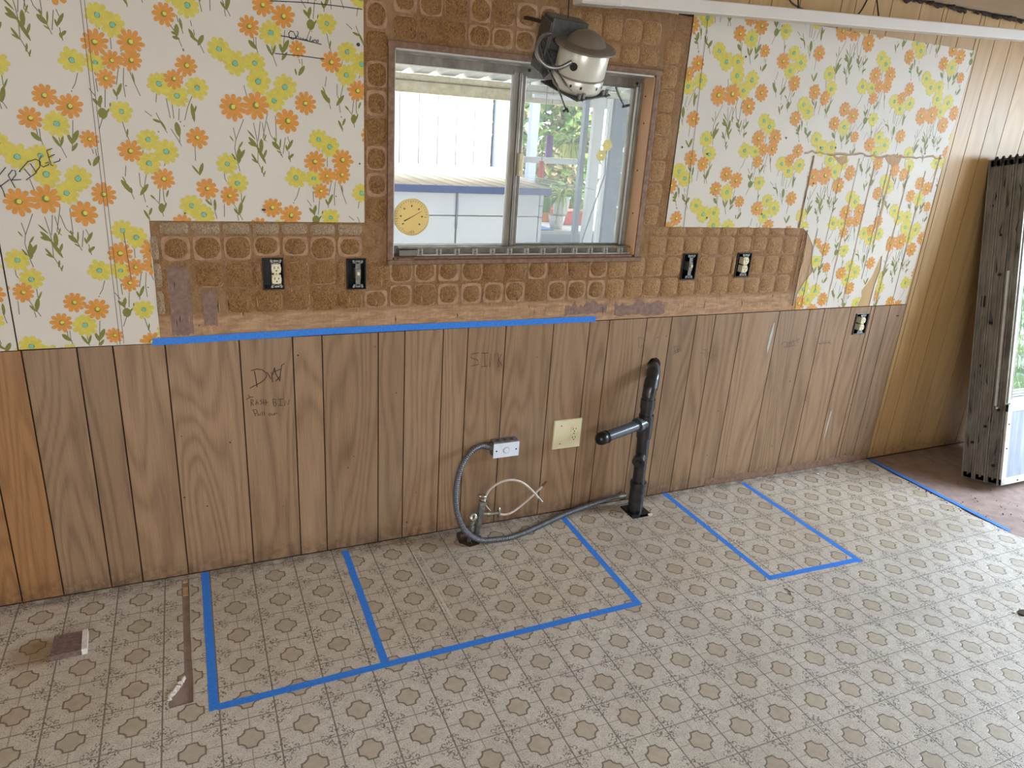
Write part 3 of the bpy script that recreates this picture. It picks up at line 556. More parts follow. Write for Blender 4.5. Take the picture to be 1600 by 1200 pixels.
WRITING = {'fridge':[[(-0.4769,1.4277),(-0.4561,1.4525)],[(-0.485,1.3927),(-0.4525,1.4186)],[(-0.4763,1.4029),(-0.4716,1.3864),(-0.4698,1.3697)],[(-0.4537,1.4302),(-0.4475,1.4138),(-0.4415,1.3956)],[(-0.4537,1.4302),(-0.4414,1.4455),(-0.4344,1.4441),(-0.4347,1.4325),(-0.447,1.4172)],[(-0.447,1.4172),(-0.4235,1.4196)],[(-0.4245,1.4429),(-0.3987,1.472)],[(-0.4262,1.4411),(-0.4216,1.443)],[(-0.4119,1.45),(-0.4001,1.4305)],[(-0.4121,1.4183),(-0.3825,1.4411)],[(-0.3989,1.4704),(-0.3804,1.4778),(-0.3695,1.4716),(-0.3731,1.4565),(-0.3855,1.441)],[(-0.3952,1.4656),(-0.384,1.4411)],[(-0.3643,1.4884),(-0.3718,1.4765),(-0.3722,1.4632),(-0.3642,1.4569),(-0.3499,1.4641),(-0.349,1.4708),(-0.3584,1.4671)],[(-0.3507,1.5022),(-0.335,1.5096)],[(-0.3494,1.5007),(-0.3472,1.4842),(-0.3442,1.4627),(-0.3384,1.4613)],[(-0.3472,1.4842),(-0.3312,1.4933)],[(-0.3373,1.4697),(-0.3216,1.4754),(-0.3193,1.4822)]],'signature':[[(0.3143,1.8712),(0.3356,1.87),(0.3895,1.8654),(0.4372,1.8589)],[(0.3541,1.8854),(0.3434,1.8876),(0.3378,1.8803),(0.3391,1.8687),(0.3497,1.8648),(0.3589,1.8708),(0.3646,1.8781),(0.3667,1.885),(0.3632,1.8897)],[(0.354,1.8837),(0.3606,1.8676),(0.3663,1.8749),(0.3696,1.8668),(0.3734,1.8723),(0.3768,1.8658),(0.3806,1.8713),(0.3841,1.8666),(0.3897,1.8688),(0.395,1.866)],[(0.4046,1.8789),(0.4005,1.8648),(0.4059,1.8637),(0.4116,1.8694)],[(0.4069,1.8943),(0.4075,1.892)],[(0.4115,1.8642),(0.4172,1.8716),(0.4207,1.8652),(0.4262,1.864),(0.4282,1.8711),(0.4208,1.8686)],[(0.2942,1.8194),(0.3698,1.8201),(0.4436,1.8173)],[(0.2871,1.9641),(0.3931,1.9718),(0.4843,1.9736),(0.567,1.9731)]],'dw':[[(0.1669,0.7884),(0.1876,0.7934),(0.2051,0.7888),(0.2164,0.778),(0.2197,0.7644),(0.2111,0.7518),(0.1947,0.7399),(0.1785,0.7324),(0.1603,0.724)],[(0.1785,0.7864),(0.1819,0.7587),(0.185,0.7251)],[(0.2363,0.7786),(0.2375,0.7396)],[(0.233,0.7522),(0.2204,0.7799)],[(0.2397,0.7672),(0.247,0.7944)],[(0.247,0.7944),(0.2499,0.7709),(0.2608,0.7454)],[(0.2442,0.778),(0.2667,0.7873)],[(0.2626,0.7397),(0.266,0.7718),(0.2723,0.8024),(0.2816,0.8062)],[(0.2486,0.742),(0.2655,0.7607)]],'trash_bin':[[(0.1452,0.6819),(0.1584,0.6885),(0.1712,0.6895)],[(0.1531,0.699),(0.1584,0.6885)],[(0.1618,0.6803),(0.1604,0.6545)],[(0.1618,0.6803),(0.1696,0.6773),(0.1672,0.6696),(0.1621,0.6679),(0.1705,0.6569)],[(0.1765,0.6585),(0.1815,0.6784),(0.1855,0.6599)],[(0.1788,0.6651),(0.1848,0.6656)],[(0.1974,0.6768),(0.1912,0.6729),(0.1988,0.6654),(0.1924,0.6569)],[(0.2034,0.6763),(0.2033,0.6558)],[(0.2113,0.6755),(0.2112,0.6528)],[(0.2027,0.6639),(0.2188,0.6634)],[(0.2355,0.6755),(0.2374,0.6502)],[(0.2355,0.6755),(0.2465,0.6721),(0.244,0.6632),(0.2389,0.6626),(0.2478,0.656),(0.2443,0.6472),(0.2372,0.6474)],[(0.2515,0.6716),(0.2719,0.672)],[(0.2617,0.6718),(0.2607,0.6478)],[(0.2525,0.6475),(0.2699,0.6469)],[(0.2759,0.6451),(0.2778,0.6645),(0.2884,0.6474),(0.2923,0.6677)]],'pull_out':[[(0.1674,0.6367),(0.1741,0.6143)],[(0.1635,0.6383),(0.1755,0.6405),(0.1801,0.6331),(0.1777,0.6254),(0.1717,0.6238)],[(0.1818,0.6261),(0.1832,0.6157),(0.1883,0.6163),(0.1907,0.624)],[(0.196,0.6292),(0.1972,0.6142)],[(0.203,0.6296),(0.2042,0.6134)],[(0.2176,0.6189),(0.2203,0.6117),(0.2265,0.6133),(0.2248,0.6204),(0.2187,0.6199)],[(0.2298,0.6188),(0.2315,0.6116),(0.2366,0.6123)],[(0.238,0.6202),(0.2386,0.6109)],[(0.2369,0.618),(0.2492,0.6179)]],'sink':[[(1.0274,0.7973),(0.9968,0.7943),(0.9945,0.7794),(1.0238,0.7673),(1.03,0.7485),(0.9962,0.7439)],[(1.0378,0.7946),(1.0689,0.7945)],[(1.0534,0.7936),(1.0566,0.7363)],[(1.0409,0.7375),(1.0691,0.7385)],[(1.0778,0.7327),(1.0764,0.792),(1.0965,0.7364),(1.0974,0.7906)],[(1.111,0.7917),(1.1181,0.7296)],[(1.1272,0.7855),(1.1161,0.7607),(1.1328,0.7337)]],'letter':[[(1.7804,0.8192),(1.7904,0.7688)],[(1.7804,0.8192),(1.8066,0.8122),(1.8164,0.7894),(1.7943,0.7685)]],'scrawl_dark':[[(1.9762,0.7626),(2.0155,0.7659),(2.0237,0.7424),(1.9946,0.7328)],[(1.9829,0.7622),(1.991,0.7308),(1.9765,0.7226)],[(1.9969,0.7579),(2.0122,0.7317)],[(2.0125,0.7604),(2.0031,0.738)],[(1.9802,0.7395),(2.0186,0.7485)]],'trash_word':[[(2.1423,0.7405),(2.1781,0.7347)],[(2.164,0.7356),(2.1686,0.6977)],[(2.1773,0.703),(2.1769,0.7265),(2.1922,0.7196),(2.1832,0.7085),(2.2031,0.6929)],[(2.2074,0.6926),(2.2097,0.7161),(2.2236,0.6891)],[(2.239,0.7106),(2.2236,0.7033),(2.2398,0.6927),(2.2251,0.6818)],[(2.1359,0.7234),(2.156,0.7197)]],'scrawl_right':[[(2.6266,0.7344),(2.6442,0.7465),(2.6711,0.7382),(2.6577,0.7259),(2.6435,0.7169)],[(2.661,0.7455),(2.673,0.715)],[(2.6719,0.7514),(2.684,0.7209)],[(2.6854,0.7473),(2.7019,0.7165)],[(2.6955,0.7566),(2.7111,0.7292)],[(2.672,0.7349),(2.7424,0.7538)],[(2.6519,0.7163),(2.7205,0.7253)],[(2.7192,0.7618),(2.735,0.7344)]],'scrawl_far':[[(2.8714,0.7362),(2.8798,0.7222),(2.8986,0.7176)],[(2.8971,0.738),(2.9075,0.7171)],[(2.9114,0.7338),(2.9209,0.7163),(2.9293,0.7327)],[(2.9378,0.7186),(2.9542,0.7381)],[(2.9372,0.7357),(2.9632,0.7137)],[(2.8709,0.7227),(2.9628,0.7239)]],'measure':[[(2.7851,1.7339),(2.8049,1.7657),(2.8204,1.741),(2.8403,1.7729)],[(2.8484,1.7477),(2.8609,1.7793)],[(2.8708,1.7023),(2.8834,1.7342),(2.9069,1.7094),(2.9119,1.741)],[(2.9356,1.7162),(2.9371,1.758)],[(2.9422,1.7427),(2.9665,1.7857)],[(2.9534,1.7328),(2.9811,1.7657)]]}

def clip_convex(poly, clip):
    out = poly
    for i in range(len(clip)):
        a, b = clip[i], clip[(i+1) % len(clip)]; inp = out; out = []
        if not inp: return []
        def side(p): return (b[0]-a[0])*(p[1]-a[1])-(b[1]-a[1])*(p[0]-a[0])
        for j in range(len(inp)):
            p, q = inp[j], inp[(j+1) % len(inp)]; sp, sq = side(p), side(q)
            if sp >= 0: out.append(p)
            if (sp >= 0) != (sq >= 0): t = sp/(sp-sq); out.append((p[0]+(q[0]-p[0])*t, p[1]+(q[1]-p[1])*t))
    return out
def flower_polys(kind, x, z, r, rnd, k):
    """list of (convex polygon, material, layer)"""
    out = []; n = rnd.choice([9, 10, 10, 11]); a0 = rnd.uniform(0, 6.28)
    body = 'orange' if kind == 'O' else 'yellow'; dp = .44 if kind == 'O' else .30
    ly = (3.2 if kind == 'O' else .9)+k*.05
    pr = []; var = [rnd.uniform(.92, 1.08) for _ in range(n)]
    for i in range(n):
        for f in (-.5, -.38, -.2, 0, .2, .38):
            q = abs(2*f); rr = r*1.06*(var[i]*(1-q**3)+q**3)*(1-dp*q**3.2)
            a = a0+2*pi*(i+f+.5)/n; pr.append((x+rr*cos(a), z+rr*sin(a)))
    for i in range(len(pr)): out.append(([(x, z), pr[i], pr[(i+1) % len(pr)]], body, ly))
    def blob(cx, cz, rr, mat, ly, k=8): out.append(([(cx+rr*rnd.uniform(.85, 1.15)*cos(2*pi*i/k), cz+rr*rnd.uniform(.85, 1.15)*sin(2*pi*i/k)) for i in range(k)], mat, ly))
    if kind == 'O': blob(x, z, r*.27, 'olive', 6.0, 7); blob(x+r*.06, z+r*.03, r*.18, 'lemon', 6.4, 7)
    else: blob(x, z, r*.255, 'olive', 6.0, 9); blob(x+r*.01, z, r*.215, 'teal', 6.4, 9)
    return out
def print_on(parent, regions, off, y, extra_skip=None):
    mb = MB(); xs = [p[0] for rg in regions for p in rg]; zs = [p[1] for rg in regions for p in rg]
    lo = (min(xs)-.06, min(zs)-.06); hi = (max(xs)+.06, max(zs)+.06)
    def put(poly, mat, ly):
        bx = [p[0] for p in poly]; bz = [p[1] for p in poly]
        for rg in regions:
            if max(bx) < min(p[0] for p in rg) or min(bx) > max(p[0] for p in rg) or max(bz) < min(p[1] for p in rg) or min(bz) > max(p[1] for p in rg): continue
            q = clip_convex(poly, rg)
            if len(q) >= 3: mb.add([(p[0], y-.0002*ly, p[1]) for p in q], [tuple(range(len(q)))], mat)
    for i in range(-8, 9):
        for j in range(-8, 9):
            dx = .601*i+off[0]; dz = .5985*j+(-.300)*(i) + off[1]
            if lo[0]-.7 > dx+.5 or dx-.6 > hi[0]+.2 or dz+.9 > hi[1]+.9 or dz+2.1 < lo[1]-.1: continue
            for si, (s_, p) in enumerate(STEMS):
                if s_ == 'L':
                    pts = [(p[2*t]+dx, p[2*t+1]+dz) for t in range(len(p)//2)]
                    if not any(lo[0] < q[0] < hi[0] and lo[1] < q[1] < hi[1] for q in pts): continue
                    for t in range(len(pts)-1):
                        a, b = pts[t], pts[t+1]; l = hypot(b[0]-a[0], b[1]-a[1]) or 1; nx, nz = -(b[1]-a[1])/l*.0011, (b[0]-a[0])/l*.0011
                        put([(a[0]-nx, a[1]-nz), (b[0]-nx, b[1]-nz), (b[0]+nx, b[1]+nz), (a[0]+nx, a[1]+nz)][::1], 'stem', .1+(si % 9)*.03)
                else:
                    a = (p[0]+dx, p[1]+dz); b = (p[2]+dx, p[3]+dz); w2 = max(p[4], .002)*1.15
                    if not (lo[0] < a[0] < hi[0] and lo[1] < a[1] < hi[1]): continue
                    l = hypot(b[0]-a[0], b[1]-a[1]) or 1; ux_, uz_ = (b[0]-a[0])/l, (b[1]-a[1])/l; nx, nz = -uz_, ux_
                    pr = [(0, .25), (.2, .8), (.5, 1), (.8, .7), (1, .15)]
                    L = [(a[0]+ux_*l*t_+nx*w2*q*.5-nx*0, a[1]+uz_*l*t_+nz*w2*q*.5) for t_, q in pr]
                    Rr = [(a[0]+ux_*l*t_-nx*w2*q*.5, a[1]+uz_*l*t_-nz*w2*q*.5) for t_, q in pr]
                    put(Rr+L[::-1], 'olive', .35+(si % 11)*.045)
            for k, (kd, fx, fz, fr) in enumerate(CELL):
                x, z = fx+dx, fz+dz
                if lo[0] < x < hi[0] and lo[1] < z < hi[1]:
                    for poly, mat, ly in flower_polys(kd, x, z, fr*1.05, random.Random(k*7+3), k): put(poly, mat, ly)
    return mb.ob('daisy_print', parent, kind='stuff', label='printed orange and yellow daisies with olive leaves')
YP = -.0022
def sheet(name, polys, regions, off, label, y0=YP, y1=.0104, holes=()):
    m = MB()
    for pl in polys: m.prism(pl, holes, y0, y1, 'paper', sidemat='paperback')
    o = m.ob(name, wall_back, label=label); print_on(o, regions, off, y0-.00025); return o
zt = ZC
LW = sheet('wallpaper', [[(-.502, .910), (-.108, .907), (-.104, 1.306), (.5705, 1.306), (.5705, zt), (-.502, zt)]],
           [rect(-.502, -.1085, .910, 1.306), rect(-.502, .5705, 1.306, zt)], (0, 0), 'floral wallpaper left of the window, written on in pen')
sheet('wallpaper', [rect(-1.2, -.506, .908, zt)], [rect(-1.2, -.506, .908, zt)], (-.012, -.02), 'narrow edge of floral wallpaper at the far left, past the seam')
sheet('wallpaper', [rect(.5705, 1.77, 2.094, 2.30)], [rect(.5705, 1.77, 2.094, 2.30)], (.2, .1), 'strip of floral wallpaper above the stripped board')
RO = (1.851, .1715)
# right sheet: upper rectangle plus torn lower half
up = [(1.842, 1.300), (2.616, 1.297), (3.44, 1.30), (3.472, 2.131), (1.842, 2.131)]
tornL = [(2.616, 1.299), (2.652, 1.272), (2.700, 1.214), (2.703, 1.168), (2.728, 1.091), (2.69, 1.045), (2.66, .983), (2.665, .910)]
lowL = tornL+[(3.085, .910), (3.10, .962), (3.092, .990), (3.14, 1.06), (3.168, 1.16), (3.174, 1.299)]
lowR = [(3.178, 1.299), (3.178, 1.165), (3.19, 1.098), (3.175, 1.02), (3.172, .908), (3.436, .908), (3.44, 1.299)]
RW = MB()
RW.prism([(1.842, 1.300), (1.842, 2.131), (3.472, 2.131), (3.44, 1.30), (3.436, .908), (3.172, .908), (3.175, 1.02), (3.19, 1.098), (3.178, 1.165), (3.168, 1.16), (3.14, 1.06), (3.092, .990), (3.10, .962), (3.085, .910)]+tornL[::-1], [], YP, .0003, 'paper', sidemat='paperback')
RW = RW.ob('wallpaper', wall_back, label='torn floral wallpaper right of the window')
print_on(RW, [[(1.842, 1.30), (3.44, 1.30), (3.472, 2.131), (1.842, 2.131)],
              [(2.703, 1.168), (3.17, 1.168), (3.174, 1.30), (2.618, 1.30), (2.652, 1.272), (2.700, 1.214)],
              [(2.728, 1.091), (3.15, 1.091), (3.168, 1.168), (2.703, 1.168)], [(2.692, 1.045), (3.13, 1.045), (3.15, 1.091), (2.728, 1.091)],
              [(2.665, .985), (3.092, .985), (3.13, 1.045), (2.692, 1.045)], [(2.665, .910), (3.085, .910), (3.097, .985), (2.665, .985)],
              [(3.19, .908), (3.436, .908), (3.44, 1.30), (3.19, 1.30)]], RO, YP-.00025)
# seams, sunken grooves and torn channels in the right sheet
m = MB(); R = random.Random(12)
def wobble(x0, z0, x1, z1, n, a): return [(x0+(x1-x0)*i/n+R.uniform(-a, a), z0+(z1-z0)*i/n) for i in range(n+1)]
m.ribbon(wobble(1.905, 2.131, 1.935, 1.30, 14, .001), .0022, YP-.0018, 'inkfaint')
for x, z0, z1, w_ in ((2.585, 1.30, 1.62, .005), (2.70, .92, 1.30, .003), (2.77, 1.0, 1.60, .002), (2.868, .92, 1.62, .004), (2.975, .92, 1.60, .006), (3.07, 1.05, 1.62, .003), (3.215, .92, 1.60, .006), (3.333, .92, 1.58, .005), (3.41, 1.48, 1.66, .009)):
    pts = wobble(x, z0, x+.004, z1, 22, .0012); m.ribbon(pts, [w_*R.uniform(.3, 1.15) for _ in pts], YP-.0017, 'inkfaint' if w_ < .004 else 'bareply')
    m.ribbon([(p[0]+w_*.35, p[1]) for p in pts], [.0012*R.uniform(.2, 1.4) for _ in pts], YP-.0019, 'inkbrown')
pts = [(2.53+.9*i/40, 1.632+.004*sin(i*.55)+R.uniform(-.005, .005)+.012*(i/40)) for i in range(41)]
m.ribbon(pts, [R.uniform(.003, .011)*(1.0 if i > 5 else .7) for i in range(41)], YP-.0017, 'bareply')
m.ribbon([(p[0], p[1]-.004) for p in pts], [R.uniform(.0006, .003) for _ in pts], YP-.0019, 'inkbrown')
m.prism([(2.70, 1.628), (2.74, 1.618), (2.79, 1.628), (2.80, 1.60), (2.77, 1.585), (2.745, 1.60), (2.72, 1.615)], [], YP-.0018, YP-.0012, 'bareply')
m.prism([(3.03, 1.64), (3.09, 1.645), (3.15, 1.64), (3.14, 1.61), (3.10, 1.595), (3.06, 1.612)], [], YP-.0018, YP-.0012, 'bareply')
m.ribbon(wobble(2.585, 1.30, 2.59, 1.62, 12, .002), .012, YP-.0017, 'bareply')
m.ribbon(wobble(3.095, 1.22, 3.10, 1.58, 12, .002), [.004+.008*sin(pi*i/12) for i in range(13)], YP-.0017, 'bareply')
m.ob('torn_channel', RW, kind='stuff', label='brown torn channels over the panelling grooves')
# pencil lines, pen writing
m = MB()
for x0, z0, x1, z1 in ((-.213, zt, -.226, .912), (-.204, zt, -.215, .912)): m.ribbon([(x0+(x1-x0)*i/8, z0+(z1-z0)*i/8) for i in range(9)], .0014, YP-.0018, 'inkfaint')
m.ribbon([(-.178, 1.27), (-.172, 1.12)], .0018, YP-.0018, 'inkfaint')
for st in WRITING['fridge']+WRITING['signature']: m.ribbon(st, .0028, YP-.0020, 'ink')
R = random.Random(3)
for x, z, r in ((.553, 1.87, .006), (.555, 1.503, .003), (.235, 1.345, .004), (.24, 1.345, .004), (.0, 1.33, .003), (.30, 1.52, .002)): m.prism(circ(x, z, r, 8), [], YP-.0020, YP-.0017, 'ink')
m.ob('pen_writing', LW, label='handwritten FRIDGE and measuring lines in black pen')
m = MB()
for st in WRITING['measure']: m.ribbon(st, .0016, YP-.0018, 'inkfaint')
for x, z in ((2.41, 1.685), (2.62, 1.655), (2.71, 1.66), (2.35, 1.36), (2.05, 1.34), (1.87, 1.62), (2.62, 1.50), (2.0, 1.60), (3.3, 1.66), (2.12, 1.98)): m.prism(circ(x, z, .0045, 8), [], YP-.0020, YP-.0017, 'inkbrown')
m.ob('pen_writing', RW, label='faint pencilled note and nail holes')
def scrawl(key, wd, mat, lab, y=-.0004):
    mm = MB()
    for st in WRITING[key]: mm.ribbon(st, wd, y, mat)
    mm.ob('handwriting', wall_back, label=lab)
scrawl('dw', .0034, 'inkbrown', 'DW written in brown marker on a plank')
scrawl('trash_bin', .0026, 'inkbrown', 'TRASH BIN written in brown marker under DW')
scrawl('pull_out', .0024, 'inkbrown', 'Pull out written in small brown letters')
scrawl('sink', .0026, 'inkbrown', 'SINK written faintly under the window')
scrawl('letter', .0022, 'inkfaint', 'faint letter D left of the drain pipe hole')
scrawl('scrawl_dark', .0034, 'inkfaint', 'crossed-out dark scrawl right of the drain pipe')
scrawl('trash_word', .0022, 'inkfaint', 'faint handwritten word across a groove')
scrawl('scrawl_right', .0030, 'inkfaint', 'scribbled-over note on a plank')
scrawl('scrawl_far', .0026, 'inkfaint', 'short faint scribble left of the low socket')
# splintered pale tear on a plank, tear stroke loops at the bottom of the paper
m = MB()
m.prism([(2.548, .845), (2.556, .85), (2.558, .80), (2.552, .73), (2.545, .69), (2.538, .73), (2.541, .79)], [], -.0010, .0, 'paperback')
m.prism([(3.075, .33), (3.083, .335), (3.08, .22), (3.073, .15), (3.069, .24)], [], -.0010, .0, 'paperback')
m.ob('splintered_tear', wall_back, label='pale splintered tears in the panelling')
m = MB(); R = random.Random(77)
for x0, x1 in ((2.30, 2.76), (2.77, 3.05), (3.06, 3.44)):
    n = 12; m.prism([(x0, .002)]+[(x1, .002)]+[(x1-(x1-x0)*i/n, .042+R.uniform(-.006, .005)) for i in range(n+1)], [], -.0016, .0004, 'casing')
m.ob('glue_band', wall_back, label='dark glue band left along the bottom of the planks')
# nails and knots
m = MB(); R = random.Random(9)
for _ in range(46):
    x, z = R.uniform(-.5, 4.3), R.uniform(.03, .88); m.prism(circ(x, z, R.uniform(.0016, .0035), 7), [], -.0009, 0, 'inkbrown')
m.prism(circ(3.405, .845, .012, 8, .004), [], -.0009, 0, 'inkbrown')
m.ob('nail_mark', wall_back, kind='stuff')

# floor: brown sub-floor plus the vinyl sheet cut round the holes
HF1 = circ(.990, -.085, .050, 16, .050, .18, 2); HF2 = [(1.765, -.165), (1.875, -.165), (1.875, -.03), (1.765, -.03)]
CRACK = [(-.1, -.019), (-.095, -.021), (-.097, -.313), (-.0955, -.463), (-.093, -.586), (-.094, -.668), (-.157, -.672), (-.162, -.655), (-.158, -.636), (-.140, -.61), (-.119, -.577), (-.117, -.548), (-.1185, -.35), (-.12, -.17), (-.121, -.021)]
m = MB(); m.prism([(X0, Y0), (X1, Y0), (X1, .0), (X0, .0)], [HF1, HF2], -.005, -.05, 'subfloor', 'xy')
m.box(X0, X1, Y0, .1, -.14, -.13, 'darkback')
floor = m.ob('floor', kind='structure', label='brown sub-floor')
R = random.Random(2)
edge = [(3.44+R.uniform(-.008, .006), -.83-(-.83)*i/16) if i else (3.46, -.86) for i in range(17)]
m = MB(); m.prism([(X0, Y0), (4.15, Y0), (4.1, -3.0), (3.9, -1.9), (3.62, -1.1)]+edge+[(X0, -.001)], [HF1, HF2, CRACK], 0, -.0045, 'vinyl', 'xy')
vs = m.ob('vinyl_sheet', floor, label='beige vinyl sheet printed with tiles and lobed medallions')
m = MB(); m.ribbon([(-.094, -.05), (-.094, -.3), (-.0925, -.45), (-.090, -.58), (-.091, -.665)], .003, .0008, 'paperback', 'xy'); m.ob('cut_edge', vs)
m = MB(); m.ribbon([(.735, -.12), (.738, -.35), (.737, -.52)], .0045, .0006, 'scuff', 'xy'); m.ribbon([(.760, -.12), (.765, -.30), (.764, -.46)], .0035, .0006, 'scuff', 'xy'); m.ribbon([(.748, -.36), (.752, -.56)], .010, .0005, 'scuff', 'xy'); m.ob('scuff_mark', vs, kind='stuff')
m = MB(); m.box(-.118, -.101, -.045, -.030, -.006, .0005, 'bareply'); m.box(-.118, -.1, -.125, -.075, -.006, -.001, 'bareply'); m.ob('wood_sliver', floor)
# other room surfaces
m = MB(); m.box(X0-.1, X1+.1, Y0-.1, .11, ZC, ZC+.08, 'ceil'); ceiling = m.ob('ceiling', kind='structure', label='light brown ceiling board')
m = MB(); R = random.Random(31)
for i in range(150):
    x = 1.9+i*.016+R.uniform(-.05, .05); s_ = R.uniform(.002, .016)*R.uniform(.3, 1.3)*(1.3 if x > 2.6 else .6)
    m.tube([(x-s_*1.6, -.004-R.uniform(0, .012), ZC-.004-R.uniform(0, .008)), (x, -.010-R.uniform(0, .012), ZC-.006-R.uniform(0, .014)), (x+s_*1.6, -.004, ZC-.005-R.uniform(0, .01))], [s_*.15, s_*.55, s_*.2], 'debris', 5)
m.box(1.9, 5.3, -.008, -.001, ZC-.007, ZC, 'debris')
m.ob('trim_1', ceiling, label='ragged dark torn edge along the ceiling line', kind='stuff')
m = MB(); m.box(X0-.1, X0, Y0, .1, -.05, ZC, 'wallplain'); m.ob('wall_left', kind='structure')
m = MB(); m.box(X0-.1, X1+.1, Y0-.1, Y0, -.05, ZC, 'wallplain'); m.ob('wall_front', kind='structure')
m = MB(); m.box(X1, X1+.1, Y0, -3.0, -.05, ZC, 'wallplain'); m.box(X1, X1+.1, -.75, .1, -.05, ZC, 'wallplain'); m.box(X1, X1+.1, -3.0, -.75, 2.05, ZC, 'wallplain'); m.box(X1, X1+.1, -3.0, -.75, -.05, .03, 'alu')
m.ob('wall_right', kind='structure')

# ================================================================ window_1
wn = empty('window_1', (1.185, .05, 1.165), kind='structure', label='sliding aluminium window with brown wooden casing')
def wpart(mb, name, **kw): return mb.ob(name, wn, **kw)
m = MB(); C = 'casing'
m.box(.650, .672, -.013, .002, 1.165, 1.893, C, .003); m.box(1.700, 1.722, -.010, .002, 1.165, 1.893, C, .003)
m.box(.6485, 1.7235, -.0145, .002, 1.8735, 1.8945, C, .003); m.box(.650, 1.735, -.020, .01, 1.158, 1.176, C, .004)
wpart(m, 'casing', label='brown wooden casing round the opening')
m = MB(); m.box(.6685, .676, -.004, .084, 1.178, 1.880, 'alulight'); m.box(.668, 1.703, -.004, .084, 1.868, 1.880, 'alulight')
wpart(m, 'reveal_lining', label='bright metal lining strip of the reveal')
m = MB(); m.box(1.6945, 1.7045, -.004, .086, 1.172, 1.880, 'jambwood')
j = wpart(m, 'jamb_board', label='orange-brown wooden jamb at the right side')
m = MB()
for z, y in ((1.80, .04), (1.70, .03), (1.52, .035), (1.35, .03)): m.tube([(1.6943, y, z), (1.6930, y, z)], .0035, 'inkbrown', 8)
m.ob('nail', j, kind='stuff')
m = MB(); m.box(.668, 1.703, -.004, .10, 1.172, 1.184, C); wpart(m, 'sill', label='brown sill board')
m = MB(); A = 'alu'
m.box(.676, 1.695, .066, .112, 1.832, 1.870, A, .002); m.box(.676, 1.695, .062, .112, 1.184, 1.214, A, .002)
m.box(.676, .692, .062, .112, 1.2, 1.85, 'alulight', .002); m.box(1.678, 1.695, .060, .112, 1.2, 1.85, A, .002)
m.box(.68, 1.69, .056, .066, 1.862, 1.868, 'aludark'); m.box(1.672, 1.680, .074, .11, 1.2, 1.84, 'alulight', .001)
m.box(1.664, 1.672, .08, .108, 1.2, 1.84, 'aludark', .001)
wpart(m, 'outer_frame', label='aged aluminium outer frame')
m = MB()
m.box(1.136, 1.158, .064, .092, 1.205, 1.842, 'aludark', .003); m.box(1.158, 1.168, .060, .094, 1.205, 1.842, A, .002)
m.box(1.172, 1.190, .070, .098, 1.205, 1.842, A, .003)
wpart(m, 'meeting_stile')
m = MB(); m.box(.690, 1.14, .078, .082, 1.212, 1.834, 'glass'); wpart(m, 'glass_pane', label='left glass pane')
m = MB(); m.box(1.186, 1.668, .088, .092, 1.212, 1.834, 'glass'); wpart(m, 'glass_pane', label='right glass pane')
m = MB(); m.box(1.186, 1.668, .072, .096, 1.826, 1.838, A, .002); m.box(1.186, 1.668, .072, .096, 1.208, 1.218, A, .002); wpart(m, 'sash_rail')
m = MB(); m.box(1.170, 1.186, .040, .066, 1.478, 1.562, 'ivory', .003); m.box(1.172, 1.180, .034, .042, 1.50, 1.54, 'ivory', .002); wpart(m, 'latch', label='yellowed plastic latch')
m = MB(); m.tube([(1.196, .064, 1.852), (1.196, .0668, 1.852)], .006, 'slot', 10); m.tube([(1.665, .064, 1.845), (1.665, .0668, 1.845)], .006, 'slot', 10); wpart(m, 'screw', kind='stuff')
m = MB(); m.box(1.188, 1.668, .1000, .1004, 1.212, 1.834, 'flyscreen'); wpart(m, 'insect_screen', label='fine grey insect screen behind the right pane')
# blind rail with clips on the sill
m = MB(); m.box(.70, 1.700, .020, .040, 1.209, 1.216, A, .001); m.box(.72, 1.700, .018, .040, 1.184, 1.189, 'alulight', .001); m.box(.70, 1.70, .044, .052, 1.186, 1.208, 'aludark')
rail = wpart(m, 'blind_rail', label='metal rail with twelve clips along the sill')
m0 = None
for i in range(13):
    x = .782+.0722*i
    m = MB(); m.box(x-.0045, x+.0045, .017, .024, 1.186, 1.210, 'aludark', .001); m.box(x-.009, x-.006, .018, .034, 1.187, 1.209, 'alulight'); m.box(x+.006, x+.009, .018, .034, 1.187, 1.209, 'alulight'); m.tube([(x, .0155, 1.198), (x, .018, 1.198)], .0025, 'slot', 6)
    m.ob('rail_clip', rail)
m = MB(); m.box(.700, .768, .008, .04, 1.185, 1.207, A, .002); m.ob('rail_end_block', rail)
m = MB(); m.prism([(.672, 1.0), (.70, 1.0)], [], 0, 0, A) if False else None
R = random.Random(6)
for i in range(9): x = .674+i*.008; m.box(x, x+.01, -.022+R.uniform(0, .006), -.004, 1.176, 1.178+R.uniform(.001, .006), 'casing')
wpart(m, 'splintered_corner', label='splintered corner of the sill')

# thermometer stuck outside the left pane
th = empty('thermometer', (.766, .100, 1.315), label='round yellowed dial thermometer outside the lower left corner of the window glass', category='thermometer')
m = MB(); mx = Matrix.Translation((.766, .100, 1.315)) @ Matrix.Rotation(pi/2, 4, 'X')
m.lathe([(0, -.0), (.060, 0), (.066, .004), (.068, .010), (.068, .016), (.064, .018), (.063, .012)], 'dial', 40, mx); m.ob('case', th)
m = MB(); m.prism(circ(.766, 1.315, .0635, 40), [], .0885, .093, 'dial'); f = m.ob('dial_face', th, label='pale yellow dial face')
m = MB()
for i in range(31):
    a = radians = (-50+i*280/30)*pi/180; a = pi+.87-a-.0; r1 = .056 if i % 5 else .050
    m.ribbon([(.766+.060*cos(a), 1.315+.060*sin(a)), (.766+r1*cos(a), 1.315+r1*sin(a))], .0016, .0882, 'dialink')
for i in range(7):
    a = (-40+i*43)*pi/180; m.ribbon([(.766+.044*cos(a), 1.315+.044*sin(a)), (.766+.037*cos(a), 1.315+.037*sin(a))], .005, .0881, 'dialink')
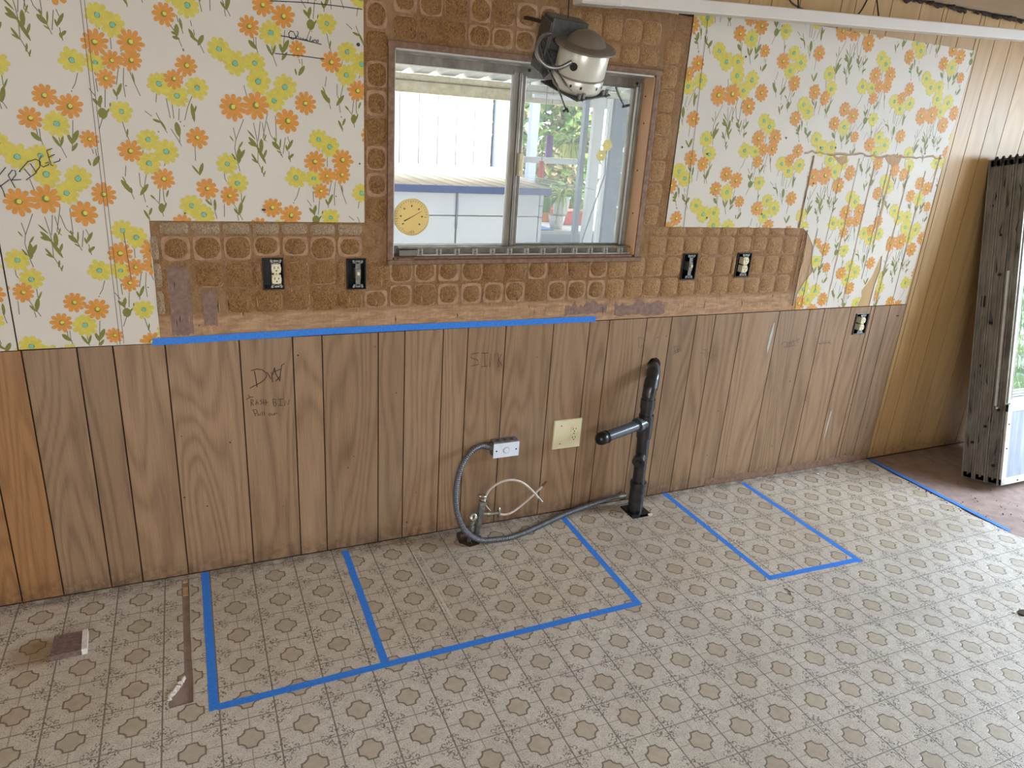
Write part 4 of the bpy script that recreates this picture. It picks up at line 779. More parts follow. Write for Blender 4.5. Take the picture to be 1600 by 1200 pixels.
m.ob('scale', f, kind='stuff')
m = MB(); m.ribbon([(.738, 1.300), (.766, 1.315), (.806, 1.337)], [.005, .003, .001], .0880, 'dialink'); m.ob('needle', th, label='brown needle')
m = MB(); m.tube([(.766, .083, 1.262), (.766, .1, 1.258)], .005, 'dial', 8); m.ob('suction_peg', th)

# ================================================================ sockets and switches
def wallbox(b, kind, label, shift=.004):
    x0, x1, z0, z1 = b; cx, cz = (x0+x1)/2, (z0+z1)/2
    t = empty({'duplex': 'wall_socket', 'switch': 'light_switch'}[kind], (cx, 0, cz), label=label, category={'duplex': 'socket', 'switch': 'switch'}[kind])
    m = MB(); B = 'black'; e = .004
    m.box(x0-.001, x0+e, -.0055, .055, z0-.001, z1+.001, B, .001); m.box(x1-e, x1+.001, -.0055, .055, z0-.001, z1+.001, B, .001)
    m.box(x0, x1, -.0055, .055, z1-e, z1+.001, B, .001); m.box(x0, x1, -.0055, .055, z0-.001, z0+e, B, .001); m.box(x0, x1, .05, .055, z0, z1, B)
    m.ob('box', t)
    sx = cx+shift
    m = MB(); G = 'galv'
    m.box(sx-.0085, sx+.0085, -.004, -.002, z0+.006, z1-.006, G); m.box(sx-.017, sx+.017, -.004, -.002, z1-.017, z1-.012, G, .0008); m.box(sx-.017, sx+.017, -.004, -.002, z0+.012, z0+.017, G, .0008)
    for sz, zz_ in ((1, z1-.011), (-1, z0+.011)):
        for s2 in (-1, 1): m.tube([(sx+s2*.015, -.0045, zz_+sz*.002), (sx+s2*.015, -.0015, zz_+sz*.002)], .0045, G, 8)
        m.tube([(sx, -.0055, zz_-sz*.004), (sx, -.003, zz_-sz*.004)], .0028, 'slot', 8)
    m.ob('mounting_strap', t, kind='stuff')
    if kind == 'duplex':
        for s_ in (1, -1):
            m = MB(); zc = cz+s_*.0185
            pts = [(sx+max(-.0155, min(.0155, .0175*cos(2*pi*i/20))), zc+.0145*sin(2*pi*i/20)) for i in range(20)]
            m.prism(pts, [], -.010, -.003, 'ivory'); m.box(sx-.0145, sx+.0145, -.006, .02, zc-.015, zc+.015, 'ivory') if s_ == 1 or True else None
            f_ = m.ob('outlet_face', t); m = MB()
            m.box(sx-.0075, sx-.0052, -.0105, -.0098, zc-.001, zc+.008, 'slot'); m.box(sx+.0052, sx+.0075, -.0105, -.0098, zc, zc+.007, 'slot'); m.tube([(sx, -.0105, zc-.007), (sx, -.0098, zc-.007)], .0026, 'slot', 8)
            m.ob('slots', f_, kind='stuff')
        m = MB(); m.tube([(sx, -.0095, cz), (sx, -.0075, cz)], .003, 'galv', 8); m.box(sx-.008, sx+.008, -.0078, .0, cz-.006, cz+.006, 'ivory'); m.ob('centre_screw', t)
    else:
        m = MB(); m.box(sx-.0095, sx+.0095, -.0075, .03, cz-.018, cz+.018, 'alu', .002); m.ob('switch_body', t)
        m = MB(); m.box(sx-.0045, sx+.0045, -.016, -.006, cz-.003, cz+.009, 'ivory', .001); m.ob('toggle', t)
    return t
wallbox(BOX[0], 'duplex', 'uncovered ivory duplex socket in a black box, left of the window below the wallpaper', .010)
wallbox(BOX[1], 'switch', 'uncovered metal switch in a black box, just left below the window corner', .006)
wallbox(BOX[2], 'switch', 'uncovered metal switch in a black box, just right below the window', .006)
wallbox(BOX[3], 'duplex', 'uncovered ivory duplex socket in a black box, right end of the stripped board', .008)
wallbox(BOX[4], 'duplex', 'uncovered ivory duplex socket low in the planks under the torn wallpaper', .006)

# ivory two-gang plate, right half with duplex socket
t = empty('socket_plate', (1.466, 0, .393), label='square ivory wall plate with one double socket, between conduit box and drain pipe', category='socket')
m = MB(); m.prism(rect(1.397, 1.535, .325, .462), [], -.006, 0, 'ivory'); m.prism(rect(1.400, 1.532, .328, .459), [], -.008, -.006, 'ivory'); pl = m.ob('cover_plate', t)
for s_ in (1, -1):
    m = MB(); zc = .393+s_*.020; m.prism([(1.499+max(-.0160, min(.0160, .0185*cos(2*pi*i/20))), zc+.0155*sin(2*pi*i/20)) for i in range(20)], [], -.0105, -.008, 'ivory')
    f_ = m.ob('outlet_face', t); m = MB(); m.box(1.4905, 1.4935, -.011, -.0103, zc-.002, zc+.008, 'slot'); m.box(1.5045, 1.5075, -.011, -.0103, zc-.001, zc+.007, 'slot'); m.tube([(1.499, -.011, zc-.008), (1.499, -.0103, zc-.008)], .003, 'slot', 8)
    m.ob('slots', f_, kind='stuff')
m = MB()
for x, z in ((1.499, .393), (1.433, .436), (1.433, .350)): m.tube([(x, -.0095, z), (x, -.0078, z)], .0035, 'galv', 8)
m.ob('screw', pl, kind='stuff')

# ================================================================ surface box and flexible conduit
t = empty('junction_box', (1.155, 0, .38), label='small metal surface box with pale blue-white blank cover, left of the ivory plate', category='junction box')
m = MB(); G = 'galv'; m.box(1.100, 1.214, -.042, 0, .342, .412, G, .004); bd = m.ob('box_body', t)
m = MB(); m.box(1.098, 1.216, -.046, -.042, .340, .406, 'wplate', .0018); m.ob('cover', t, label='pale blue-white blank cover')
m = MB(); m.tube([(1.157, -.0470, .373), (1.157, -.046, .373)], .0138, 'galv', 20); m.tube([(1.157, -.0480, .373), (1.157, -.046, .373)], .0122, 'wplate', 20)
cv = m.ob('knockout', t); m = MB(); m.tube([(1.112, -.0472, .373), (1.112, -.0455, .373)], .0035, 'slot', 8); m.tube([(1.202, -.0472, .373), (1.202, -.0455, .373)], .0035, 'slot', 8); m.ob('screw', t, kind='stuff')
m = MB()
for x in (1.125, 1.155, 1.188): m.tube([(x, -.022, .411), (x, -.022, .4125)], .009, 'darkgalv', 12)
m.ob('side_knockout', t, kind='stuff')
m = MB(); m.tube([(1.101, -.022, .385), (1.085, -.022, .389)], .016, G, 12); m.tube([(1.087, -.022, .388), (1.068, -.024, .391)], .0135, G, 6); m.tube([(1.078, -.036, .401), (1.078, -.03, .40)], .003, 'darkgalv', 6); m.ob('connector', t)
path = smoothpts([(1.072, -.025, .392), (1.045, -.03, .398), (1.000, -.042, .383), (.955, -.055, .330), (.928, -.074, .243), (.926, -.100, .148), (.950, -.138, .078), (1.010, -.150, .028), (1.089, -.150, .013), (1.177, -.150, .013), (1.305, -.112, .0135), (1.449, -.062, .015), (1.586, -.038, .026), (1.690, -.040, .045), (1.752, -.055, .062)], 40)
pp = [path[0]]; acc = 0
for a, b in zip(path, path[1:]):
    pp.append(b)
L = [0]
for a, b in zip(pp, pp[1:]): L.append(L[-1]+(b-a).length)
N = int(L[-1]/.0021); fp = []; j = 0
for i in range(N+1):
    d = L[-1]*i/N
    while j < len(L)-2 and L[j+1] < d: j += 1
    s_ = (d-L[j])/max(1e-9, L[j+1]-L[j]); fp.append(pp[j].lerp(pp[j+1], s_))
t = empty('flexible_conduit', (1.1, -.15, 0), label='grey ribbed flexible conduit looping from the small box along the floor to the drain pipe', category='conduit')
m = MB(); m.tube(fp, [.0128 if (i % 4) in (1, 2) else .0104 for i in range(len(fp))], 'flex', 10); m.ob('ribbed_sheath', t)
m = MB(); m.tube([(1.748, -.054, .060), (1.780, -.063, .067)], .015, 'galv', 12); m.tube([(1.754, -.055, .062), (1.770, -.060, .066)], .020, 'galv', 6); m.ob('end_fitting', t)

# ================================================================ drain pipe
t = empty('drain_pipe', (1.820, -.095, 0), label='black plastic drain pipe standing in front of the planks with a capped side arm', category='pipe')
ax = (1.812, -.095)
m = MB()
up_ = smoothpts([(1.886, .03, .676), (1.874, -.012, .672), (1.846, -.058, .654), (1.820, -.084, .615), (1.810, -.092, .570)], 6)
m.tube(up_, .030, 'abs', 18); m.ob('elbow', t)
m = MB(); m.tube([(1.834, -.070, .640), (1.818, -.086, .605)], .0325, 'abs', 18); m.ob('elbow_collar', t)
m = MB(); m.tube([(1.810, -.092, .575), (1.811, -.094, .45), (1.815, -.095, .28), (1.818, -.096, .12)], .0285, 'abs', 18); m.tube([(1.810, -.093, .560), (1.811, -.093, .515)], .0325, 'abs', 18); m.ob('standpipe', t)
m = MB(); m.tube([(1.811, -.095, .485), (1.813, -.095, .375)], .034, 'abs', 18); m.tube([(1.811, -.095, .450), (1.766, -.108, .446)], .031, 'abs', 18); m.ob('tee_fitting', t)
m = MB(); m.tube([(1.775, -.105, .447), (1.757, -.110, .4455)], .033, 'abslight', 18)
m.tube([(1.765, -.108, .446), (1.555, -.158, .430)], .0235, 'abslight', 18); arm = m.ob('side_arm', t, label='greyer sloping side arm')
m = MB(); mx = Matrix.Translation((1.548, -.160, .4295)) @ (Vector((1.555-1.765, -.158+.108, .430-.446))).to_track_quat('Z', 'Y').to_matrix().to_4x4()
m.lathe([(0, .030), (.012, .029), (.022, .022), (.0275, .010), (.0285, -.002), (.0285, -.020), (.025, -.022), (.0285, -.024), (.0285, -.032), (.022, -.034)], 'black', 22, mx); m.ob('end_cap', arm, label='domed black rubber cap')
m = MB(); m.tube([(1.815, -.095, .285), (1.782, -.125, .272)], .026, 'abs', 16); m.tube([(1.790, -.118, .275), (1.776, -.131, .2695)], .030, 'abs', 16); m.tube([(1.778, -.129, .270), (1.769, -.137, .267)], .014, 'abs', 4); m.ob('cleanout_plug', t)
m = MB(); m.tube([(1.818, -.096, .150), (1.818, -.097, .132)], .0385, 'abs', 20); m.tube([(1.818, -.096, .140), (1.819, -.097, -.03)], .0350, 'abs', 20); m.ob('base_coupling', t)
m = MB(); m.box(1.768, 1.872, -.150, -.05, -.012, .004, 'black', .002); m.prism(circ(1.79, -.155, .02, 9, .012, .3, 5), [], .0, .006, 'abs', 'xy'); m.prism(circ(1.862, -.160, .012, 9, .008, .3, 6), [], .0, .005, 'plaster', 'xy'); m.ob('floor_seal', t)

# ================================================================ water supply valves
t = empty('water_shutoff_valve', (1.025, -.09, 0), label='metal pipe stub with shutoff valves and pale supply tubes, inside the conduit loop', category='valve')
m = MB(); m.tube([(1.010, -.09, -.10), (1.022, -.095, .02), (1.038, -.10, .16)], .0125, 'galv', 12); m.ob('riser_pipe', t)
m = MB(); m.tube([(1.030, -.098, .10), (1.037, -.10, .165)], .0165, 'galv', 8); m.tube([(1.034, -.10, .120), (1.085, -.112, .118)], .010, 'chrome', 10); m.tube([(1.060, -.106, .119), (1.072, -.109, .119)], .0145, 'chrome', 6); m.ob('valve_body', t)
m = MB(); m.tube([(1.038, -.10, .165), (1.040, -.10, .180)], .019, 'chrome', 8); m.tube([(1.040, -.10, .182), (1.042, -.10, .190)], [.014, .010], 'chrome', 10)
mx = Matrix.Translation((1.036, -.10, .202)) @ Matrix.Rotation(.25, 4, 'Y') @ Matrix.Diagonal((1, .55, 1, 1)); m.lathe([(0, -.004), (.020, -.004), (.024, 0), (.020, .005), (.008, .006), (0, .007)], 'chrome', 16, mx); m.ob('top_handle', t)
m = MB(); m.tube([(1.085, -.112, .118), (1.108, -.116, .119)], .008, 'chrome', 10); mx = Matrix.Translation((1.108, -.118, .122)) @ Matrix.Rotation(pi/2, 4, 'Y') @ Matrix.Diagonal((1.3, .5, 1, 1)); m.lathe([(0, -.003), (.020, -.003), (.022, 0), (.020, .004), (0, .005)], 'chrome', 14, mx); m.ob('side_handle', t)
def cat(a, b, c, d): return smoothpts([a, b, c, d], 8)
m = MB(); m.tube(smoothpts([(1.048, -.10, .185), (1.060, -.104, .222), (1.085, -.108, .248), (1.120, -.11, .263), (1.165, -.11, .263), (1.213, -.112, .243), (1.262, -.115, .197), (1.300, -.118, .150)], 8), .0052, 'hose', 8); h1 = m.ob('supply_tube', t, label='arched pale supply tube')
m = MB(); m.tube([(1.292, -.117, .160), (1.308, -.119, .140)], .0072, 'chrome', 8); m.ob('tube_nut', h1)
m = MB(); m.tube(smoothpts([(1.108, -.116, .113), (1.140, -.117, .106), (1.178, -.112, .111), (1.236, -.10, .138), (1.300, -.085, .176), (1.335, -.075, .197)], 8), .0052, 'hose', 8); h2 = m.ob('supply_tube', t, label='straighter pale supply tube with copper end')
m = MB(); m.tube([(1.325, -.078, .191), (1.350, -.072, .206)], .0068, 'brass', 8); m.ob('tube_nut', h2)
m = MB(); m.tube(smoothpts([(1.046, -.095, .168), (1.062, -.10, .145), (1.078, -.108, .124)], 6), .0022, 'hose', 6); m.ob('bonding_wire', t)
t = empty('capped_pipe_stub', (.985, -.105, 0), label='short capped metal pipe stub left of the shutoff valve', category='pipe')
m = MB(); m.tube([(.978, -.10, -.09), (.984, -.115, .03), (.990, -.120, .105)], .0095, 'chrome', 10); m.tube([(.986, -.117, .055), (.988, -.118, .080)], .012, 'chrome', 6); m.ob('stub_pipe', t)
m = MB(); mx = Matrix.Translation((.992, -.121, .122)) @ Matrix.Rotation(1.1, 4, 'X'); m.lathe([(.006, -.004), (.016, -.004), (.0175, 0), (.016, .004), (.006, .004), (.006, -.004)], 'chrome', 14, mx); m.tube([(.990, -.120, .10), (.992, -.121, .108)], .011, 'chrome', 8); m.ob('stub_cap', t)
m = MB(); m.prism(circ(.99, -.085, .058, 16, .060, .2, 8), [circ(.99, -.087, .040, 12, .042, .15, 9)], .0, .003, 'debris', 'xy')
o = m.ob('hole_rim', floor, label='ragged dark edge of the floor hole')

# ================================================================ blue tape
def tape(name_pts, w_, label, plane='xy', y=.0006, seed=1):
    R = random.Random(seed); pts = name_pts; m = MB()
    L = []; Rr = []; n = len(pts)
    for i in range(n):
        a = pts[max(i-1, 0)]; b = pts[min(i+1, n-1)]; dx, dz = b[0]-a[0], b[1]-a[1]; l = hypot(dx, dz); nx, nz = -dz/l, dx/l
        L.append((pts[i][0]+nx*w_/2, pts[i][1]+nz*w_/2)); Rr.append((pts[i][0]-nx*w_/2, pts[i][1]-nz*w_/2))
    # torn ends
    def torn(p, q, d):
        out = []
        for k in range(1, 6): s_ = k/6; out.append((p[0]+(q[0]-p[0])*s_+d[0]*R.uniform(-.002, .005), p[1]+(q[1]-p[1])*s_+d[1]*R.uniform(-.002, .005)))
        return out
    de = (pts[-1][0]-pts[-2][0], pts[-1][1]-pts[-2][1]); le = hypot(*de); de = (de[0]/le, de[1]/le)
    ds = (pts[0][0]-pts[1][0], pts[0][1]-pts[1][1]); ls = hypot(*ds); ds = (ds[0]/ls, ds[1]/ls)
    poly = L+torn(L[-1], Rr[-1], de)+Rr[::-1]+torn(Rr[0], L[0], ds)
    m.prism(poly, [], y, y-.0005 if plane == 'xy' else y+.0008, 'tape', plane)
    o = m.ob('masking_tape', label=label, category='tape', group='blue masking tape marking out cabinets'); return o
def seg(a, b, n=8, amp=.0008, seed=0):
    R = random.Random(seed); l = hypot(b[0]-a[0], b[1]-a[1]); nx, nz = -(b[1]-a[1])/l, (b[0]-a[0])/l
    return [(a[0]+(b[0]-a[0])*i/n+nx*R.uniform(-amp, amp), a[1]+(b[1]-a[1])*i/n+nz*R.uniform(-amp, amp)) for i in range(n+1)]
tape(seg((-.131, .9125), (.45, .9205), 6, .0008, 1)+seg((.45, .9205), (1.547, .914), 8, .0008, 2)[1:], .024, 'long blue tape strip stuck level along the wall where stripped board meets planks', 'xz', -.0052, 5)
tape(seg((-.040, -.006), (-.040, -.722), 8, .0006, 3), .0265, 'blue tape strip on the floor nearest the cut slot in the vinyl', y=.0007, seed=7)
tape(seg((.481, -.022), (.474, -.700), 8, .0006, 4), .0255, 'blue floor tape strip dividing the large taped rectangle', y=.0007, seed=8)
tape(seg((1.459, -.028), (1.441, -.712), 8, .0006, 5), .0255, 'blue floor tape strip starting behind the flexible conduit', y=.0007, seed=9)
tape(seg((-.030, -.713), (.474, -.705), 6, .0006, 6)+seg((.474, -.705), (1.440, -.702), 8, .0006, 7)[1:], .0260, 'longest blue floor tape strip, front edge of the large taped rectangle', y=.0012, seed=10)
tape(seg((2.054, -.002), (2.054, -.748), 8, .0006, 8), .0255, 'blue floor tape strip just right of the drain pipe', y=.0007, seed=11)
tape(seg((2.524, -.030), (2.527, -.775), 8, .0006, 9), .0255, 'blue floor tape strip on the right side of the narrow taped rectangle', y=.0007, seed=12)
tape(seg((2.056, -.738), (2.515, -.758), 5, .0006, 10), .0255, 'short blue floor tape strip closing the front of the narrow rectangle', y=.0012, seed=13)
tape(seg((3.462, -.012), (3.466, -.815), 8, .0006, 11), .0255, 'blue floor tape strip along the right edge of the vinyl', y=.0016, seed=14)

# ================================================================ offcut, crumbs
t = empty('wood_offcut', (-.45, -.30, 0), label='small square brown offcut with one white edge lying on the vinyl at left', category='wood block')
m = MB(); top = [(-.494, -.250), (-.416, -.248), (-.410, -.346), (-.494, -.349)]
m.prism(top, [], 0.0005, .020, 'block', 'xy'); m.ob('block', t)
m = MB(); m.prism([(-.4155, -.248), (-.400, -.246), (-.394, -.345), (-.4095, -.347)], [], .0005, .0215, 'plaster', 'xy'); m.ob('white_edge', t, label='chalky white edge')
def crumbs(name, c, n, spread, size, mat, label, cat_, seed):
    R = random.Random(seed); m = MB()
    for i in range(n):
        x, y = c[0]+R.gauss(0, spread[0]), c[1]+R.gauss(0, spread[1]); s_ = size*R.uniform(.4, 1.2)
        bm = bmesh.new(); bmesh.ops.create_icosphere(bm, subdivisions=1, radius=s_)
        for v in bm.verts: v.co = Vector((v.co.x*R.uniform(.7, 1.3)+x, v.co.y*R.uniform(.7, 1.3)+y, max(.0002, v.co.z*.6*R.uniform(.6, 1.2)+s_*.4)))
        m.frombm(bm, mat)
    return m.ob(name, label=label, category=cat_, kind='stuff')
m = MB(); R = random.Random(41)
for i in range(26):
    s0 = i/25; x = -.160+.042*s0+R.uniform(-.004, .004); y = -.635+.075*s0+R.uniform(-.006, .006); s_ = R.uniform(.003, .007)
    bm = bmesh.new(); bmesh.ops.create_icosphere(bm, subdivisions=1, radius=s_)
    for v in bm.verts: v.co = Vector((v.co.x*R.uniform(.6, 1.4)+x, v.co.y*R.uniform(.6, 1.4)+y, max(.0003, v.co.z+s_*.5)))
    m.frombm(bm, 'plaster')
m.ob('plaster_crumbs', label='white plaster crumbs at the foot of the cut slot in the vinyl', category='debris', kind='stuff')
crumbs('paint_flake', (3.036, -.068), 5, (.012, .006), .006, 'plaster', 'white flakes on the floor against the planks under the low socket', 'debris', 2)
crumbs('dirt_crumbs', (3.62, -.62), 34, (.13, .09), .0042, 'debris', 'scattered dark crumbs on the brown floor in front of the leaning frame', 'debris', 3)
crumbs('dirt_crumbs', (3.43, -.5), 26, (.012, .16), .0038, 'debris', 'dark crumbs along the ragged right edge of the vinyl', 'debris', 4)
crumbs('dirt_crumbs', (1.72, -.16), 14, (.03, .03), .0032, 'debris', 'dark crumbs on the vinyl at the foot of the drain pipe', 'debris', 5)
m = MB(); m.prism([(2.84, -1.25), (2.865, -1.235), (2.895, -1.245), (2.88, -1.265), (2.85, -1.266)], [], .0005, .006, 'debris', 'xy'); m.prism(circ(2.836, -1.238, .007, 7, .005, .3, 1), [], .0005, .005, 'plaster', 'xy')
m.ob('bark_chip', label='dark chip with a pale tip on the vinyl at the far right', category='debris')
m = MB(); m.tube(smoothpts([(2.055, -.815, .002), (2.062, -.832, .003), (2.052, -.856, .002)], 4), [.0015]*9, 'debris', 6); m.tube([(2.06, -.83, .002), (2.075, -.852, .002)], .001, 'debris', 6)
m.ob('plant_stalk', label='small dark dry stalk on the vinyl in front of the narrow taped rectangle', category='debris')

# ================================================================ dangling recessed can light
t = empty('recessed_can_light', (1.235, -.25, 1.87), label='off-white recessed can light hanging by its bracket in front of the window top', category='lamp')
T0 = Matrix.Translation((1.238, -.27, 1.925)) @ Euler((math.radians(22), math.radians(-2), 0)).to_matrix().to_4x4()
m = MB(); m.lathe([(.050, .004), (.090, .0), (.103, -.006), (.104, -.010), (.098, -.010), (.080, -.004)], 'brim', 40, T0); m.ob('trim_ring', t, label='dull brown-grey trim ring')
m = MB(); m.lathe([(0, .040), (.020, .038), (.042, .030), (.058, .016), (.066, .002), (.069, -.001), (.066, -.008)], 'brim', 36, T0); m.ob('dome', t)
m = MB(); m.lathe([(.060, -.004), (.080, -.008), (.084, -.014), (.0855, -.088), (.0835, -.095), (.083, -.097), (.086, -.100), (.0865, -.130), (.083, -.138), (.076, -.146), (.05, -.148), (0, -.148)], 'canwhite', 40, T0); can = m.ob('can_housing', t)
m = MB(); m.lathe([(.0838, -.093), (.0872, -.095), (.0872, -.098), (.0838, -.100)], 'aludark', 40, T0); m.ob('band', can)
m = MB()
for a in (-2.3, -1.9, -1.2, -.8, -.4): m.add([(.0872*cos(a+da), .0872*sin(a+da), -.116+dz) for da, dz in ((-.04, -.005), (.04, -.003), (.04, .006), (-.04, .004))], [(0, 1, 2, 3)], 'slot', False, T0)
m.tube([(-.062, -.062, -.056), (-.058, -.058, -.056)], .013, 'slot', 12, mx=T0); m.ob('slot_opening', can, kind='stuff')
m = MB(); S = .086; hx = [circ(sx_*.076, sy_*.076, .006, 8) for sx_ in (-1, 1) for sy_ in (-1, 1)]+[circ(sx_*.062, -.086, .005, 8) for sx_ in (-1, 1)]
mm = MB(); mm.prism([(-S, -S), (S, -S), (S, S), (-S, S)], hx, -.144, -.148, 'darkgalv', 'xy')
TR = T0 @ Matrix.Rotation(.38, 4, 'Z'); mm.v = [tuple(TR @ Vector(v)) for v in mm.v]; mp = mm.ob('mounting_plate', t, label='dark perforated square plate')
m = MB()
for sx_, sy_ in ((-1, -1), (1, -1), (-.7, -1), (.75, -1)): m.tube([(sx_*.07, sy_*.078, -.144), (sx_*.07, sy_*.078, -.128)], .006, 'galv', 8, mx=TR)
m.ob('bolt', mp, kind='stuff')
for pts in ([(1.112, -.17, 1.94), (1.128, -.20, 1.86), (1.150, -.26, 1.79), (1.175, -.29, 1.715)], [(1.128, -.17, 1.94), (1.146, -.22, 1.86), (1.170, -.29, 1.79), (1.195, -.31, 1.765)], [(1.330, -.33, 1.80), (1.345, -.33, 1.775), (1.372, -.33, 1.742)]):
    m = MB()
    for a, b in zip(pts, pts[1:]):
        d = Vector(b)-Vector(a); mxx = Matrix.Translation(a) @ d.to_track_quat('Z', 'Y').to_matrix().to_4x4(); m.box(-.005, .005, -.001, .001, 0, d.length, 'galv', 0, mxx)
        for k in range(1, int(d.length/.018)): m.box(-.0022, .0022, -.0016, .0016, k*.018-.003, k*.018+.003, 'slot', 0, mxx)
    hb = m.ob('hanger_bar', t)
m = MB(); m.tube([(1.364, -.33, 1.741), (1.390, -.33, 1.748)], .0045, 'cable', 6); m.ob('bar_hook', t); m = MB(); m.tube([(1.163, -.29, 1.712), (1.176, -.29, 1.722), (1.182, -.29, 1.712)], .004, 'cable', 6); m.ob('bar_hook', t)
# bracket / splice box
m = MB(); Tb = Matrix.Translation((1.195, -.17, 1.962)) @ Euler((math.radians(18), math.radians(4), math.radians(-4))).to_matrix().to_4x4()
m.box(-.055, .075, -.045, .05, -.055, .045, 'darkgalv', .006, Tb); m.box(-.062, -.054, -.05, .05, -.13, .03, 'darkgalv', .002, Tb)
m.add([(-.055, -.03, -.05), (.01, -.03, -.05), (.0, -.02, -.11), (-.03, -.02, -.15), (-.055, -.02, -.12)], [(0, 1, 2, 3, 4)], 'darkgalv', False, Tb)
m.add([(-.055, -.026, -.05), (.01, -.026, -.05), (.0, -.016, -.11), (-.03, -.016, -.15), (-.055, -.016, -.12)], [(4, 3, 2, 1, 0)], 'darkgalv', False, Tb)
bx = m.ob('splice_box', t, label='dark grey steel splice box')
m = MB(); m.tube([(.05, -.047, .02), (.05, -.044, .02)], .009, 'slot', 12, mx=Tb); m.tube([(.03, -.047, -.038), (.03, -.044, -.038)], .008, 'slot', 12, mx=Tb); m.tube([(-.035, -.047, -.02), (-.035, -.044, -.02)], .007, 'slot', 12, mx=Tb); m.ob('knockout', bx, kind='stuff')
m = MB(); cp = smoothpts([(1.128, -.222, 1.945), (1.098, -.235, 1.935), (1.072, -.25, 1.905), (1.072, -.26, 1.872), (1.098, -.275, 1.845), (1.135, -.29, 1.842), (1.172, -.305, 1.862)], 12)
m.tube(cp, [.0075 if i % 2 else .0066 for i in range(len(cp))], 'galv', 8); m.ob('flexible_whip', t, label='metal flexible wire whip looping into the can')
m = MB(); m.tube(smoothpts([(1.128, .012, 2.013), (1.139, -.02, 2.010), (1.150, -.08, 1.998), (1.165, -.14, 1.985)], 6), .0065, 'cable', 8); m.ob('supply_cable', t, label='dark cable coming out of the wall')
m = MB(); m.tube([(1.205, -.19, 2.00), (1.215, -.16, 2.15), (1.215, -.12, ZC)], .0022, 'cable', 6); m.ob('hanging_wire', t)

# ================================================================ fluorescent strip hanging from the ceiling
t = empty('fluorescent_strip', (2.1, -.30, 2.08), label='long grey-white fluorescent strip hanging tilted under the ceiling at upper right', category='lamp')
a, b = Vector((1.175, -.30, 2.050)), Vector((3.75, -.30, 2.180)); d = b-a; Tm = Matrix.Translation(a) @ Matrix.Rotation(-atan2(d.z, d.x), 4, 'Y'); Lf = d.length
m = MB(); m.box(.14, Lf, -.030, .030, -.020, .020, 'fixture', .004, Tm); m.ob('channel_body', t)
m = MB(); m.box(0, .145, -.033, .033, -.022, .022, 'fixlight', .005, Tm); e_ = m.ob('end_cap', t)
m = MB(); m.box(.0, .145, -.0345, -.033, -.022, -.0185, 'alulight', 0, Tm); m.tube([(.04, -.0345, .0), (.04, -.033, .0)], .012, 'fixlight', 14, mx=Tm); m.ob('end_cap_lip', e_)
for x in (.9, 1.30, 2.4):
    m = MB(); p = Tm @ Vector((x, 0, .022)); m.tube([tuple(p), (p.x+.02, p.y+.05, (p.z+ZC)/2), (p.x+.01, p.y+.1, ZC)], .003, 'cable', 6); m.ob('hanging_wire', t)
m = MB(); m.tube(smoothpts([(2.34, -.03, 2.292), (2.27, -.03, 2.20), (2.45, -.02, 2.165), (2.60, -.02, 2.165), (2.66, -.03, 2.20), (2.70, -.03, 2.292)], 8), .0035, 'cable', 6)
m.ob('loose_cable', label='thin black cable drooping from the ceiling line against the upper planks', category='cable')
m = MB(); m.tube([(1.40, -.30, 2.075), (1.40, -.28, 2.12), (1.43, -.25, 2.2), (1.43, -.2, ZC)], .003, 'cable', 6); m.ob('hanging_wire', t)

# ================================================================ window unit leaning on the wall at the right
t = empty('leaning_window_unit', (3.80, -.34, 0), label='tall dirty aluminium window unit leaning upright against the planks at the right edge', category='window frame')
ang = math.atan2(.335, 1.64); Tl = Matrix.Translation((3.805, -.335, .004)) @ Matrix.Rotation(-ang, 4, 'X')
H, W_ = 1.675, .78
def fr(y0, y1, mat, ins=0.0, name='track_frame', wd=.045, lab=None):
    m = MB(); x0 = ins
    # left stile as a channel: web plus flanges
    m.box(x0, x0+.006, y0, y1, 0, H, mat, 0, Tl); m.box(x0-.013, x0+wd, y1-.006, y1, 0, H, mat, .0015, Tl); m.box(x0-.013, x0+wd, y0, y0+.006, 0, H, mat, .0015, Tl)
    m.box(x0-.010, x0+.004, (y0+y1)/2-.003, (y0+y1)/2+.003, 0.02, H-.02, mat, 0, Tl)
    m.box(W_-wd, W_, y0, y1, 0, H, mat, .002, Tl); m.box(x0, W_, y0, y1, 0, wd*.7, mat, .002, Tl); m.box(x0, W_, y0, y1, H-wd*.7, H, mat, .002, Tl)
    return m.ob(name, t, **({'label': lab} if lab else {}))
f1 = fr(-.062, 0, 'aludark', 0, lab='rear tarnished track frame'); f2 = fr(-.126, -.064, 'aludark', .004); f3 = fr(-.190, -.128, 'alu', .010)
m = MB(); m.box(-.012, -.004, -.152, -.142, .42, 1.12, 'alulight', 0, Tl); m.tube([(-.004, -.152, .415), (-.004, -.152, .405)], .006, 'plaster', 8, mx=Tl); m.ob('weather_strip', f3, label='white plastic strip')
m = MB()
for y, z in ((-.03, .98), (-.05, .62), (-.09, 1.3), (-.1, 1.1), (-.08, .85), (-.16, .40), (-.16, .1), (-.1, .3), (-.04, .2), (-.03, 1.45)):
    m.tube([(-.0065, y, z), (.0, y, z)], .008, 'slot', 7, mx=Tl)
m.box(-.007, 0, -.04, -.020, .93, .99, 'darkback', .003, Tl); m.ob('frame_fixing', f1, label='dark fixings and tape residue', kind='stuff')
m = MB(); R = random.Random(17)
for i in range(22):
    y, z = R.uniform(-.18, -.01), R.uniform(.02, 1.6); m.tube([(-.006, y, z), (-.007, y+R.uniform(-.008, .008), z+.02), (-.006, y+R.uniform(-.01, .01), z+R.uniform(.04, .09))], [.0008, R.uniform(.002, .004), .0006], 'slot', 5, mx=Tl)
m.ob('caulk_residue', t, kind='stuff', label='dark ragged caulk residue down the side')
m = MB(); 
